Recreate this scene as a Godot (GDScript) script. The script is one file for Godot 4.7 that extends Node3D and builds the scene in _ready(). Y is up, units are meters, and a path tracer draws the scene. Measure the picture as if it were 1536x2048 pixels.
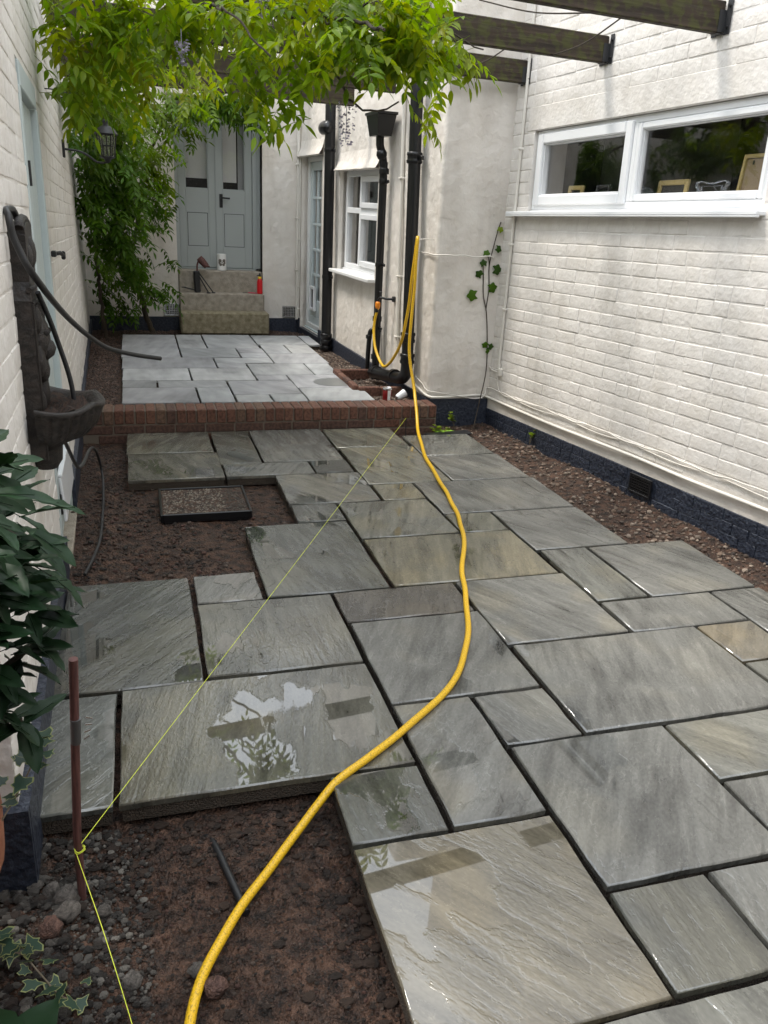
extends Node3D

var rng := RandomNumberGenerator.new()
var used := {}

# ---------------------------------------------------------------- mesh helper
class MB:
	var v := PackedVector3Array()
	var n := PackedVector3Array()
	var uv := PackedVector2Array()
	var col := PackedColorArray()
	var idx := PackedInt32Array()
	var tint := Color(1, 1, 1)
	var colored := false

	func put(p: Vector3, nn: Vector3, t: Vector2) -> int:
		v.append(p); n.append(nn); uv.append(t)
		if colored: col.append(tint)
		return v.size() - 1

	# flat convex polygon, turned so that it faces «out»; texture coordinates in metres
	func poly(pts: Array, out: Vector3) -> void:
		var nn: Vector3 = (pts[1] - pts[0]).cross(pts[2] - pts[0])
		if nn.length_squared() < 1e-16 and pts.size() > 3:
			nn = (pts[2] - pts[0]).cross(pts[3] - pts[0])
		nn = nn.normalized()
		var rev := nn.dot(out) < 0.0
		if rev: nn = -nn
		var base := v.size()
		var ax := absf(nn.x)
		var ay := absf(nn.y)
		var az := absf(nn.z)
		for p: Vector3 in pts:
			var t := Vector2(p.x, -p.y)
			if ay >= ax and ay >= az: t = Vector2(p.x, p.z)
			elif ax >= az: t = Vector2(p.z, -p.y)
			put(p, nn, t)
		for i in range(1, pts.size() - 1):
			if rev: idx.append_array([base, base + i, base + i + 1])
			else: idx.append_array([base, base + i + 1, base + i])

	func box(c: Vector3, s: Vector3, b := Basis.IDENTITY) -> void:
		cbox(c, s, 0.0, b)

	# box with chamfered edges
	func cbox(c: Vector3, s: Vector3, ch: float, b := Basis.IDENTITY) -> void:
		var h := s * 0.5
		for ax in 3:
			for sg in [-1.0, 1.0]:
				var o := Vector3.ZERO
				o[ax] = sg
				var i := (ax + 1) % 3
				var j := (ax + 2) % 3
				var pts := []
				for q in [[-1, -1], [1, -1], [1, 1], [-1, 1]]:
					var p := Vector3.ZERO
					p[ax] = sg * h[ax]
					p[i] = q[0] * (h[i] - ch)
					p[j] = q[1] * (h[j] - ch)
					pts.append(c + b * p)
				poly(pts, b * o)
		if ch <= 0.0: return
		for k in 3:
			var i := (k + 1) % 3
			var j := (k + 2) % 3
			for si in [-1.0, 1.0]:
				for sj in [-1.0, 1.0]:
					var pts := []
					for q in [[0, -1], [0, 1], [1, 1], [1, -1]]:
						var p := Vector3.ZERO
						p[k] = q[1] * (h[k] - ch)
						p[i] = si * (h[i] - (ch if q[0] == 1 else 0.0))
						p[j] = sj * (h[j] - (ch if q[0] == 0 else 0.0))
						pts.append(c + b * p)
					var o := Vector3.ZERO
					o[i] = si; o[j] = sj
					poly(pts, b * o)
		for sx in [-1.0, 1.0]:
			for sy in [-1.0, 1.0]:
				for sz in [-1.0, 1.0]:
					var sv := Vector3(sx, sy, sz)
					var pts := []
					for k in 3:
						var p := Vector3(sx * (h.x - ch), sy * (h.y - ch), sz * (h.z - ch))
						p[k] = sv[k] * h[k]
						pts.append(c + b * p)
					poly(pts, b * sv)

	# rows of points joined into one smooth surface; «flip» turns it round
	func surface(rows: Array, flip := false, closed := false, uvs := Vector2(1, 1)) -> void:
		var R := rows.size()
		var Cn: int = rows[0].size()
		var base := v.size()
		var acc := PackedVector3Array()
		acc.resize(R * Cn)
		var cells := Cn if closed else Cn - 1
		for i in R - 1:
			for j in cells:
				var j2 := (j + 1) % Cn
				var a: Vector3 = rows[i][j]
				var b2: Vector3 = rows[i][j2]
				var c: Vector3 = rows[i + 1][j2]
				var d: Vector3 = rows[i + 1][j]
				var nn := (c - a).cross(d - b2)
				if flip: nn = -nn
				acc[i * Cn + j] += nn; acc[i * Cn + j2] += nn; acc[(i + 1) * Cn + j] += nn; acc[(i + 1) * Cn + j2] += nn
				var q := [base + i * Cn + j, base + i * Cn + j2, base + (i + 1) * Cn + j2, base + (i + 1) * Cn + j]
				if flip: idx.append_array([q[0], q[1], q[2], q[0], q[2], q[3]])
				else: idx.append_array([q[0], q[2], q[1], q[0], q[3], q[2]])
		for i in R:
			for j in Cn:
				var nn := acc[i * Cn + j]
				put(rows[i][j], nn.normalized() if nn.length_squared() > 0.0 else Vector3.UP, Vector2(float(j) / cells * uvs.x, float(i) / (R - 1) * uvs.y))

	func tube(pts: Array, r, sides := 8, caps := true, uvlen := 1.0) -> void:
		var m := pts.size()
		var rows := []
		var up := Vector3.UP
		var t0: Vector3 = (pts[1] - pts[0]).normalized()
		if absf(t0.dot(up)) > 0.9: up = Vector3.RIGHT
		var x := up.cross(t0).normalized()
		for i in m:
			var t: Vector3 = (pts[mini(i + 1, m - 1)] - pts[maxi(i - 1, 0)]).normalized()
			x = (x - t * x.dot(t)).normalized()
			var y := t.cross(x)
			var rr: float = r if (r is float) else r[i]
			var row := []
			for k in sides + 1:
				var a := TAU * k / sides
				row.append(pts[i] + (x * cos(a) + y * sin(a)) * rr)
			rows.append(row)
		var from := n.size()
		surface(rows, false, false, Vector2(1, uvlen))
		for i in m:                                     # the seam shares its normals
			var a := from + i * (sides + 1)
			var nn := (n[a] + n[a + sides]).normalized()
			n[a] = nn; n[a + sides] = nn
		if caps:
			poly(rows[0].slice(0, sides), pts[0] - pts[1])
			poly(rows[m - 1].slice(0, sides), pts[m - 1] - pts[m - 2])

	func lathe(c: Vector3, prof: Array, sides := 20, b := Basis.IDENTITY) -> void:   # prof: [radius, height]
		var rows := []
		for p in prof:
			var row := []
			for k in sides + 1:
				var a := TAU * k / sides
				row.append(c + b * Vector3(cos(a) * p[0], p[1], sin(a) * p[0]))
			rows.append(row)
		surface(rows, true)

	# upright prism: outline in x, y; depth along z
	func prism(outline: Array, z0: float, z1: float) -> void:
		var mid := Vector3.ZERO
		for p: Vector2 in outline: mid += Vector3(p.x, p.y, 0)
		mid /= outline.size()
		var tri := Geometry2D.triangulate_polygon(PackedVector2Array(outline))
		for i in range(0, tri.size(), 3):
			for z in [z0, z1]:
				poly([Vector3(outline[tri[i]].x, outline[tri[i]].y, z), Vector3(outline[tri[i + 1]].x, outline[tri[i + 1]].y, z), Vector3(outline[tri[i + 2]].x, outline[tri[i + 2]].y, z)], Vector3(0, 0, 1 if z == maxf(z0, z1) else -1))
		var m := outline.size()
		var area := 0.0
		for i in m: area += outline[i].cross(outline[(i + 1) % m])
		for i in m:
			var a: Vector2 = outline[i]
			var b2: Vector2 = outline[(i + 1) % m]
			var d := (b2 - a)
			var o := Vector3(d.y, -d.x, 0) * signf(area)
			poly([Vector3(a.x, a.y, z0), Vector3(b2.x, b2.y, z0), Vector3(b2.x, b2.y, z1), Vector3(a.x, a.y, z1)], o)

	func add(o: MB, t: Transform3D) -> void:
		var base := v.size()
		for i in o.v.size():
			v.append(t * o.v[i]); n.append((t.basis * o.n[i]).normalized()); uv.append(o.uv[i])
			if colored: col.append(tint)
		for i in o.idx: idx.append(base + i)

	func mesh() -> ArrayMesh:
		var a := []
		a.resize(Mesh.ARRAY_MAX)
		a[Mesh.ARRAY_VERTEX] = v; a[Mesh.ARRAY_NORMAL] = n; a[Mesh.ARRAY_TEX_UV] = uv; a[Mesh.ARRAY_INDEX] = idx
		if colored: a[Mesh.ARRAY_COLOR] = col
		var m := ArrayMesh.new()
		m.add_surface_from_arrays(Mesh.PRIMITIVE_TRIANGLES, a)
		return m


# ---------------------------------------------------------------- scene tree helpers
func numbered(called: String) -> String:
	if not used.has(called):
		used[called] = 0
		return called
	used[called] += 1
	return "%s_%03d" % [called, used[called]]

func tag(o: Node, label: String, category := "", group := "", kind := "") -> void:
	o.set_meta("label", label)
	if category: o.set_meta("category", category)
	if group: o.set_meta("group", group)
	if kind: o.set_meta("kind", kind)

func thing(called: String, label: String, category: String, at := Transform3D.IDENTITY, group := "") -> Node3D:
	var o := Node3D.new()
	o.name = numbered(called)
	o.transform = at
	add_child(o)
	tag(o, label, category, group)
	return o

func part(mesh, called: String, m: Material, parent: Node, at := Transform3D.IDENTITY) -> MeshInstance3D:
	var o := MeshInstance3D.new()
	o.mesh = mesh.mesh() if mesh is MB else mesh
	o.material_override = m
	o.transform = at
	var c := 0
	var nm := called
	if parent == self:
		nm = numbered(called)
	else:
		var key := str(parent.get_instance_id()) + called
		if used.has(key):
			used[key] += 1
			nm = "%s_%03d" % [called, used[key]]
		else:
			used[key] = 0
	o.name = nm
	parent.add_child(o, true)
	return o

func group_node(called: String, parent: Node) -> Node3D:
	var o := Node3D.new()
	o.name = called
	parent.add_child(o, true)
	return o

func frame(o: Vector3, x: Vector3) -> Transform3D:
	x = x.normalized()
	var y := (Vector3.UP - x * x.y).normalized()
	return Transform3D(Basis(x, y, x.cross(y)), o)

func at(p: Vector3, b := Basis.IDENTITY) -> Transform3D:
	return Transform3D(b, p)

func copies(called: String, mesh: Mesh, m: Material, xf: Array, cols: Array, parent: Node) -> MultiMeshInstance3D:
	var mm := MultiMesh.new()
	mm.transform_format = MultiMesh.TRANSFORM_3D
	mm.use_colors = cols.size() > 0
	mm.mesh = mesh
	mm.instance_count = xf.size()
	for i in xf.size():
		mm.set_instance_transform(i, xf[i])
		if cols.size(): mm.set_instance_color(i, cols[i])
	var o := MultiMeshInstance3D.new()
	o.multimesh = mm
	o.material_override = m
	o.name = numbered(called) if parent == self else called
	parent.add_child(o, true)
	o.set_meta("kind", "stuff")
	return o

func rot(x := 0.0, y := 0.0, z := 0.0) -> Basis:
	return Basis.from_euler(Vector3(x, y, z))

func rr(a: float, b: float) -> float:
	return rng.randf_range(a, b)

func curve(pts: Array, step := 0.03) -> Array:
	var c := Curve3D.new()
	c.bake_interval = step
	for i in pts.size():
		var p: Vector3 = pts[i]
		var a: Vector3 = pts[maxi(i - 1, 0)]
		var b: Vector3 = pts[mini(i + 1, pts.size() - 1)]
		var d := (b - a)
		var la := p.distance_to(a)
		var lb := p.distance_to(b)
		var t := d.normalized()
		c.add_point(p, -t * la * 0.33, t * lb * 0.33)
	return Array(c.get_baked_points())

# ---------------------------------------------------------------- textures
func noise(sd: int, freq: float, w: int, h: int, W: int, H: int, oct := 4, type := FastNoiseLite.TYPE_SIMPLEX_SMOOTH, warp := 0.0) -> PackedByteArray:
	var f := FastNoiseLite.new()
	f.seed = sd
	f.frequency = freq
	f.noise_type = type
	f.fractal_octaves = oct
	if type == FastNoiseLite.TYPE_CELLULAR:
		f.fractal_type = FastNoiseLite.FRACTAL_NONE
		f.cellular_return_type = FastNoiseLite.RETURN_CELL_VALUE
	if warp > 0.0:
		f.domain_warp_enabled = true
		f.domain_warp_amplitude = warp
		f.domain_warp_frequency = freq * 1.5
	var im := f.get_seamless_image(w, h, false, false, 0.2, true)
	im.convert(Image.FORMAT_L8)
	if w != W or h != H: im.resize(W, H, Image.INTERPOLATE_CUBIC)
	return im.get_data()

func tex_rgb(d: PackedByteArray, w: int, h: int) -> ImageTexture:
	return ImageTexture.create_from_image(Image.create_from_data(w, h, false, Image.FORMAT_RGB8, d))

func tex_l(d: PackedByteArray, w: int, h: int) -> ImageTexture:
	return ImageTexture.create_from_image(Image.create_from_data(w, h, false, Image.FORMAT_L8, d))

func lin(r: float, g: float, b: float, a := 1.0) -> Color:
	var c := Color(r, g, b).linear_to_srgb()
	c.a = a
	return c

func mat(called: String, c: Color, rough := 0.7, metal := 0.0) -> StandardMaterial3D:
	var m := StandardMaterial3D.new()
	m.resource_name = called
	m.albedo_color = c
	m.roughness = rough
	m.metallic = metal
	return m

func bump(m: StandardMaterial3D, t: Texture2D, cm: float, tile := 1.0) -> StandardMaterial3D:
	m.heightmap_enabled = true
	m.heightmap_texture = t
	m.heightmap_scale = cm
	m.uv1_scale = Vector3(1.0 / tile, 1.0 / tile, 1)
	return m

# two colours (linear) mixed by a noise, with specks
func mottled(sd: int, size: int, freq: float, a: Vector3, b: Vector3, fine: float, contrast := 1.0) -> ImageTexture:
	var n1 := noise(sd, freq, size, size, size, size, 5)
	var n2 := noise(sd + 7, freq * 9.0, size, size, size, size, 3)
	var lut := PackedByteArray()
	for ch in 3:
		for i in 256:
			var k := clampf((i / 255.0 - 0.5) * contrast + 0.5, 0.0, 1.0)
			lut.append(int(255.0 * clampf(Color(lerpf(a[ch], b[ch], k), 0, 0).linear_to_srgb().r, 0, 1)))
	var d := PackedByteArray()
	d.resize(size * size * 3)
	for i in size * size:
		var k := clampi(n1[i] + int((n2[i] - 128) * fine), 0, 255)
		d[i * 3] = lut[k]
		d[i * 3 + 1] = lut[256 + k]
		d[i * 3 + 2] = lut[512 + k]
	return tex_rgb(d, size, size)

# riven sandstone: colour, relief and where the wet film lies smooth
func stone_maps(sd: int, S: int, film: float, warm: float) -> Array:
	var st := noise(sd, 0.010, S, S / 4, S, S, 5, FastNoiseLite.TYPE_SIMPLEX_SMOOTH, 40.0)      # streaks across
	var cl := noise(sd + 1, 0.005, S / 2, S / 2, S, S, 3)
	var fi := noise(sd + 2, 0.035, S, S / 8, S, S, 5, FastNoiseLite.TYPE_SIMPLEX_SMOOTH, 12.0)
	var fg := noise(sd + 4, 0.12, S, S / 2, S, S, 3)
	var low := noise(sd + 3, 0.006, S / 2, S / 3, S, S, 4, FastNoiseLite.TYPE_SIMPLEX_SMOOTH, 30.0)
	var d := PackedByteArray()
	var hgt := PackedByteArray()
	var wet := PackedByteArray()
	d.resize(S * S * 3); hgt.resize(S * S); wet.resize(S * S)
	var lut := PackedByteArray()
	lut.resize(512)
	for i in 512: lut[i] = int(255.0 * clampf(Color(i / 255.0 * 0.5, 0, 0).linear_to_srgb().r, 0, 1))
	for i in S * S:
		var s := st[i] / 255.0
		var c := cl[i] / 255.0
		var f := fi[i] / 255.0
		var t := (low[i] / 255.0 * 0.75 + s * 0.25) * 9.0
		var ft := floorf(t)
		var fr := t - ft
		var step := smoothstep(0.0, 0.07, fr)
		var vein := maxf(0.0, 1.0 - absf(s - 0.5) * 30.0) * 0.26 * f
		var edge := maxf(0.0, 1.0 - fr * 11.0) * 0.20 - maxf(0.0, 1.0 - (1.0 - fr) * 14.0) * 0.12
		var g2 := fg[i] / 255.0
		var k := 0.56 + 0.40 * (s - 0.5) + 0.34 * (c - 0.5) + 0.27 * (f - 0.5) + 0.20 * (g2 - 0.5) + vein + edge
		var g := clampf(k, 0.16, 1.2) * 255.0
		var w := warm * smoothstep(0.45, 0.75, c)
		d[i * 3] = lut[clampi(int(g * (1.0 + 0.07 * w)), 0, 511)]
		d[i * 3 + 1] = lut[clampi(int(g * 1.0), 0, 511)]
		d[i * 3 + 2] = lut[clampi(int(g * (0.96 - 0.13 * w)), 0, 511)]
		var h := (ft + step) / 9.0
		var pool := smoothstep(film + 0.01, film - 0.035, low[i] / 255.0 + (f - 0.5) * 0.14 + (s - 0.5) * 0.18)
		var hh := h * 0.66 + f * 0.18 + s * 0.10 + (g2 - 0.5) * 0.08
		hgt[i] = clampi(int(lerpf(hh, film * 0.9, pool) * 255.0), 0, 255)
		wet[i] = int(255.0 * clampf(1.0 - 0.93 * pool - 0.35 * (1.0 - pool) * smoothstep(0.35, 0.75, c), 0.0, 1.0))
	return [tex_rgb(d, S, S), tex_l(hgt, S, S), tex_l(wet, S, S)]

# ---------------------------------------------------------------- materials
var M := {}

func make_materials() -> void:
	var n_paint := noise(11, 0.02, 512, 512, 512, 512, 5)
	var paint_bump := tex_l(n_paint, 512, 512)
	var plaster_bump := tex_l(noise(21, 0.012, 512, 512, 512, 512, 5, FastNoiseLite.TYPE_SIMPLEX_SMOOTH, 25.0), 512, 512)
	var fine_bump := tex_l(noise(31, 0.09, 512, 512, 512, 512, 3), 512, 512)
	var soil_bump := tex_l(noise(41, 0.05, 512, 512, 512, 512, 5, FastNoiseLite.TYPE_SIMPLEX), 512, 512)

	var m := mat("cream_masonry_paint", Color.WHITE, 0.62)
	m.albedo_texture = mottled(12, 512, 0.006, Vector3(0.69, 0.652, 0.605), Vector3(0.785, 0.752, 0.708), 0.25)
	M.paint = weathered(bump(m, paint_bump, 0.22, 0.45), 1.0 / 2.6)
	m = mat("cream_render_paint", Color.WHITE, 0.65)
	m.albedo_texture = mottled(22, 512, 0.005, Vector3(0.68, 0.628, 0.565), Vector3(0.77, 0.725, 0.665), 0.2)
	M.render = weathered(bump(m, plaster_bump, 0.7, 0.9), 1.0 / 3.1)
	m = mat("navy_plinth_paint", Color.WHITE, 0.5)
	m.albedo_texture = mottled(32, 512, 0.02, Vector3(0.009, 0.013, 0.026), Vector3(0.035, 0.043, 0.062), 0.7, 1.4)
	M.navy = bump(m, paint_bump, 0.6, 0.35)
	M.upvc = mat("white_window_plastic", lin(0.80, 0.81, 0.82), 0.28)
	M.white_gloss = mat("white_gloss_paint", lin(0.78, 0.78, 0.76), 0.4)
	m = mat("grey_door_paint", lin(0.345, 0.37, 0.36), 0.45)
	M.door = bump(m, fine_bump, 0.05, 0.5)
	m = mat("pale_teal_door_paint", lin(0.47, 0.53, 0.525), 0.5)
	M.teal = bump(m, fine_bump, 0.08, 0.4)
	M.palegrey = mat("pale_blue_grey_paint", lin(0.58, 0.65, 0.66), 0.45)
	M.black_pipe = mat("black_pipe_plastic", lin(0.006, 0.006, 0.007), 0.3)
	M.black = mat("black_iron", lin(0.010, 0.010, 0.011), 0.45)
	M.seam = mat("dark_groove", lin(0.03, 0.035, 0.035), 0.8)
	M.rubber = mat("black_rubber_hose", lin(0.018, 0.018, 0.019), 0.5)
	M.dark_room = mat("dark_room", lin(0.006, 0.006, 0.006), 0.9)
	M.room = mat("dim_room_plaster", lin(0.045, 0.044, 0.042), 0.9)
	var g := mat("window_glass", Color(0.1, 0.11, 0.11, 0.05), 0.02)
	g.transparency = BaseMaterial3D.TRANSPARENCY_ALPHA
	g.metallic_specular = 0.65
	M.glass = g
	M.blind = mat("white_blind", lin(0.62, 0.61, 0.59), 0.8)
	M.curtain = mat("grey_curtain", lin(0.36, 0.36, 0.36), 0.9)
	m = mat("cast_fountain", Color.WHITE, 0.5)
	m.albedo_texture = mottled(52, 256, 0.02, Vector3(0.006, 0.0045, 0.0035), Vector3(0.030, 0.022, 0.018), 0.9, 1.6)
	M.fountain = bump(m, paint_bump, 0.25, 0.3)
	m = mat("weathered_concrete", Color.WHITE, 0.85)
	m.albedo_texture = mottled(62, 512, 0.012, Vector3(0.22, 0.19, 0.15), Vector3(0.40, 0.355, 0.29), 0.4)
	M.concrete = bump(m, fine_bump, 0.4, 0.6)
	m = mat("mossy_concrete", Color.WHITE, 0.85)
	m.albedo_texture = mottled(63, 512, 0.014, Vector3(0.13, 0.11, 0.055), Vector3(0.34, 0.295, 0.205), 0.5)
	M.moss_concrete = bump(m, fine_bump, 0.4, 0.6)
	var bm := []
	for k in 4:
		m = mat("red_brick", Color.WHITE, 0.75)
		var base: Vector3 = [Vector3(0.17, 0.062, 0.036), Vector3(0.21, 0.085, 0.05), Vector3(0.125, 0.055, 0.038), Vector3(0.19, 0.10, 0.062)][k]
		m.albedo_texture = mottled(72 + k, 256, 0.03, base * 0.34, base * 0.90 + Vector3(0.02, 0.02, 0.016), 0.7, 1.3)
		bm.append(bump(m, soil_bump, 0.35, 0.25))
	M.brick = bm
	m = mat("brick_mortar", lin(0.16, 0.13, 0.10), 0.9)
	M.mortar = bump(m, fine_bump, 0.3, 0.3)
	m = mat("grey_yard_wall", Color.WHITE, 0.85)
	m.albedo_texture = mottled(79, 256, 0.02, Vector3(0.07, 0.068, 0.06), Vector3(0.13, 0.125, 0.11), 0.6)
	M.yard_wall = bump(m, fine_bump, 0.3, 0.6)
	m = mat("dark_soil", Color.WHITE, 0.72)
	m.albedo_texture = mottled(82, 1024, 0.006, Vector3(0.012, 0.007, 0.0045), Vector3(0.100, 0.050, 0.029), 0.55, 1.4)
	M.soil = bump(m, soil_bump, 1.6, 0.5)
	m = mat("gravel_stone", Color.WHITE, 0.6)
	m.vertex_color_use_as_albedo = true
	M.gravel = bump(m, fine_bump, 0.15, 0.06)
	m = mat("grey_rubble", Color.WHITE, 0.75)
	m.albedo_texture = mottled(84, 256, 0.03, Vector3(0.04, 0.034, 0.03), Vector3(0.20, 0.178, 0.155), 0.8)
	M.rubble = bump(m, fine_bump, 0.3, 0.1)
	m = mat("bedding_sand", lin(0.060, 0.045, 0.032), 0.95)
	M.bed = bump(m, soil_bump, 1.0, 0.25)
	# wet riven sandstone, three cuttings of it
	var wet := []
	var maps := [stone_maps(101, 768, 0.33, 0.3), stone_maps(131, 768, 0.42, 0.8), stone_maps(161, 768, 0.37, 0.45)]
	for k in 3:
		m = mat("wet_riven_sandstone", lin(0.425, 0.42, 0.395), 0.27)
		m.albedo_texture = maps[k][0]
		m.vertex_color_use_as_albedo = true
		bump(m, maps[k][1], 0.8, 1.15)
		m.metallic_specular = 0.7
		m.roughness_texture = maps[k][2]
		m.roughness_texture_channel = BaseMaterial3D.TEXTURE_CHANNEL_RED
		wet.append(m)
	M.wet = wet
	m = mat("dry_riven_sandstone", lin(1.0, 1.0, 1.0), 0.7)
	m.albedo_texture = stone_dry()
	m.vertex_color_use_as_albedo = true
	bump(m, maps[0][1], 0.6, 1.15)
	M.dry = m
	m = mat("wet_stain", lin(0.20, 0.205, 0.20), 0.3)
	M.stain = bump(m, maps[0][1], 0.25, 1.15)
	# timber with moss
	m = mat("mossy_timber", Color.WHITE, 0.8)
	m.albedo_texture = timber()
	M.timber = bump(m, tex_l(noise(92, 0.02, 64, 512, 512, 512, 4), 512, 512), 0.5, 0.6)
	m = mat("galvanised_steel", lin(0.035, 0.036, 0.038), 0.6, 0.3)
	M.steel = m
	m = mat("vine_bark", Color.WHITE, 0.85)
	m.albedo_texture = mottled(94, 256, 0.03, Vector3(0.035, 0.026, 0.018), Vector3(0.13, 0.10, 0.07), 0.5)
	M.bark = bump(m, soil_bump, 0.5, 0.3)
	M.twig = mat("pale_twig", lin(0.16, 0.13, 0.09), 0.8)
	m = mat("yellow_hose", Color.WHITE, 0.38)
	m.albedo_texture = hose_dirt()
	m.uv1_scale = Vector3(1, 1, 1)
	M.hose = m
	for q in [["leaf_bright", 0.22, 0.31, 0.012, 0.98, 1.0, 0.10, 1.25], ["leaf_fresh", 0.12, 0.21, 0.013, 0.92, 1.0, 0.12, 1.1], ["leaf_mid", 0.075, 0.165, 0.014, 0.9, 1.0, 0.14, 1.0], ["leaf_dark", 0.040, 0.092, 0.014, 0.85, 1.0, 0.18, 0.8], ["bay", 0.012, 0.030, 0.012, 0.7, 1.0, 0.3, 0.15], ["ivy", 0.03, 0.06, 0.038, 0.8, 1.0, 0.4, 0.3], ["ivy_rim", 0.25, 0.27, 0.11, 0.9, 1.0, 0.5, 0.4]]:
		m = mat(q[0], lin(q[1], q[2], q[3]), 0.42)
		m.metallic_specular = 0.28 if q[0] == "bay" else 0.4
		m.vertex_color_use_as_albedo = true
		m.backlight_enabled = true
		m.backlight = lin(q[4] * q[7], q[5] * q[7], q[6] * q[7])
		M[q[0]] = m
	m = mat("wisteria_petal", lin(0.36, 0.33, 0.42), 0.7)
	M.petal = m
	m = mat("terracotta", Color.WHITE, 0.8)
	m.albedo_texture = mottled(97, 256, 0.015, Vector3(0.24, 0.085, 0.042), Vector3(0.40, 0.17, 0.095), 0.35)
	M.terracotta = bump(m, fine_bump, 0.1, 0.4)
	M.cream_conduit = mat("painted_conduit", lin(0.70, 0.665, 0.60), 0.5)
	M.orange = mat("orange_plastic", lin(0.85, 0.26, 0.01), 0.35)
	M.line = mat("yellow_green_line", lin(0.66, 0.74, 0.06), 0.6)
	M.rust = mat("rusty_bar", Color.WHITE, 0.7)
	M.rust.albedo_texture = mottled(98, 256, 0.03, Vector3(0.045, 0.018, 0.016), Vector3(0.17, 0.072, 0.062), 0.5)
	M.red = mat("red_plastic", lin(0.62, 0.012, 0.018), 0.3)
	M.yellow = mat("yellow_band", lin(0.8, 0.5, 0.02), 0.4)
	M.wood_frame = mat("gilt_wood", lin(0.50, 0.38, 0.15), 0.5)
	M.hardboard = mat("hardboard", lin(0.30, 0.22, 0.13), 0.8)
	M.grey_frame = mat("dark_grey_frame", lin(0.05, 0.05, 0.05), 0.5)
	var ac := mat("clear_acrylic", Color(0.95, 0.97, 1.0, 0.12), 0.03)
	ac.refraction_enabled = true
	ac.refraction_scale = 0.05
	M.acrylic = ac
	M.ceramic = mat("white_ceramic", lin(0.74, 0.73, 0.70), 0.3)
	M.print = mat("brown_print", lin(0.13, 0.11, 0.09), 0.6)
	M.tin = mat("tin_lid", lin(0.7, 0.7, 0.7), 0.25, 0.9)
	M.amber_glass = mat("lantern_pane", Color(0.55, 0.55, 0.5, 0.35), 0.1)
	M.amber_glass.transparency = BaseMaterial3D.TRANSPARENCY_ALPHA
	M.moss = mat("moss_green", lin(0.16, 0.30, 0.02), 0.9)

var streaks: ImageTexture
# damp runs and grime over large stretches of wall
func weathered(m: StandardMaterial3D, scale: float) -> StandardMaterial3D:
	if streaks == null:
		var S := 512
		var a := noise(231, 0.012, S, S / 10, S, S, 4)
		var b := noise(232, 0.010, S, S, S, S, 5)
		var e := noise(233, 0.06, S, S, S, S, 3)
		var d := PackedByteArray()
		d.resize(S * S * 3)
		for i in S * S:
			var run := smoothstep(0.55, 0.80, a[i] / 255.0) * 0.05 * smoothstep(0.25, 0.6, b[i] / 255.0)
			var dirt := smoothstep(0.52, 0.85, b[i] / 255.0) * 0.025 + smoothstep(0.74, 0.92, e[i] / 255.0) * 0.03
			d[i * 3] = int(255.0 * (1.0 - run - dirt * 0.85))
			d[i * 3 + 1] = int(255.0 * (1.0 - run * 1.02 - dirt * 1.0))
			d[i * 3 + 2] = int(255.0 * (1.0 - run * 1.06 - dirt * 1.3))
		streaks = tex_rgb(d, S, S)
	m.detail_enabled = true
	m.detail_albedo = streaks
	m.detail_blend_mode = BaseMaterial3D.BLEND_MODE_MUL
	m.detail_uv_layer = BaseMaterial3D.DETAIL_UV_2
	m.uv2_triplanar = true
	m.uv2_world_triplanar = true
	m.uv2_scale = Vector3.ONE * scale
	return m

func stone_dry() -> ImageTexture:
	var S := 768
	var a := noise(201, 0.010, S, S / 5, S, S, 5, FastNoiseLite.TYPE_SIMPLEX_SMOOTH, 40.0)
	var b := noise(202, 0.006, S / 2, S / 2, S, S, 3)
	var d := PackedByteArray()
	d.resize(S * S * 3)
	var lut := PackedByteArray()
	for i in 512: lut.append(int(255.0 * clampf(Color(0.22 + 0.36 * i / 511.0, 0, 0).linear_to_srgb().r, 0, 1)))
	for i in S * S:
		var k := a[i] + b[i]
		d[i * 3] = lut[clampi(k - 2, 0, 511)]
		d[i * 3 + 1] = lut[clampi(k + 2, 0, 511)]
		d[i * 3 + 2] = lut[clampi(k + 1, 0, 511)]
	return tex_rgb(d, S, S)

func timber() -> ImageTexture:
	var S := 512
	var a := noise(211, 0.02, 40, S, S, S, 4)
	var b := noise(212, 0.012, S, S, S, S, 4)
	var d := PackedByteArray()
	d.resize(S * S * 3)
	for y in S:
		for x in S:
			var i := y * S + x
			var g := a[i] / 255.0
			var k := smoothstep(0.44, 0.68, b[i] / 255.0) * (0.35 + 0.65 * g)
			var c := Color(lerpf(0.012 + 0.042 * g, 0.052, k), lerpf(0.008 + 0.027 * g, 0.056, k), lerpf(0.005 + 0.015 * g, 0.008, k)).linear_to_srgb()
			d[i * 3] = int(c.r * 255); d[i * 3 + 1] = int(c.g * 255); d[i * 3 + 2] = int(c.b * 255)
	return tex_rgb(d, S, S)

func hose_dirt() -> ImageTexture:
	var S := 256
	var a := noise(221, 0.05, S, S, S, S, 4)
	var b := noise(222, 0.25, S, S, S, S, 2)
	var d := PackedByteArray()
	d.resize(S * S * 3)
	for y in S:
		for x in S:
			var i := y * S + x
			var dirt := smoothstep(0.50, 0.72, a[i] / 255.0 * 0.55 + b[i] / 255.0 * 0.45)
			var rib := 0.975 + 0.025 * sin(TAU * (y * 10.0 / S + x * 1.0 / S))
			var c := Color(lerpf(0.76 * rib, 0.16, dirt * 0.85), lerpf(0.455 * rib, 0.09, dirt * 0.85), lerpf(0.012, 0.012, dirt)).linear_to_srgb()
			d[i * 3] = int(c.r * 255); d[i * 3 + 1] = int(c.g * 255); d[i * 3 + 2] = int(c.b * 255)
	return tex_rgb(d, S, S)

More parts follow.
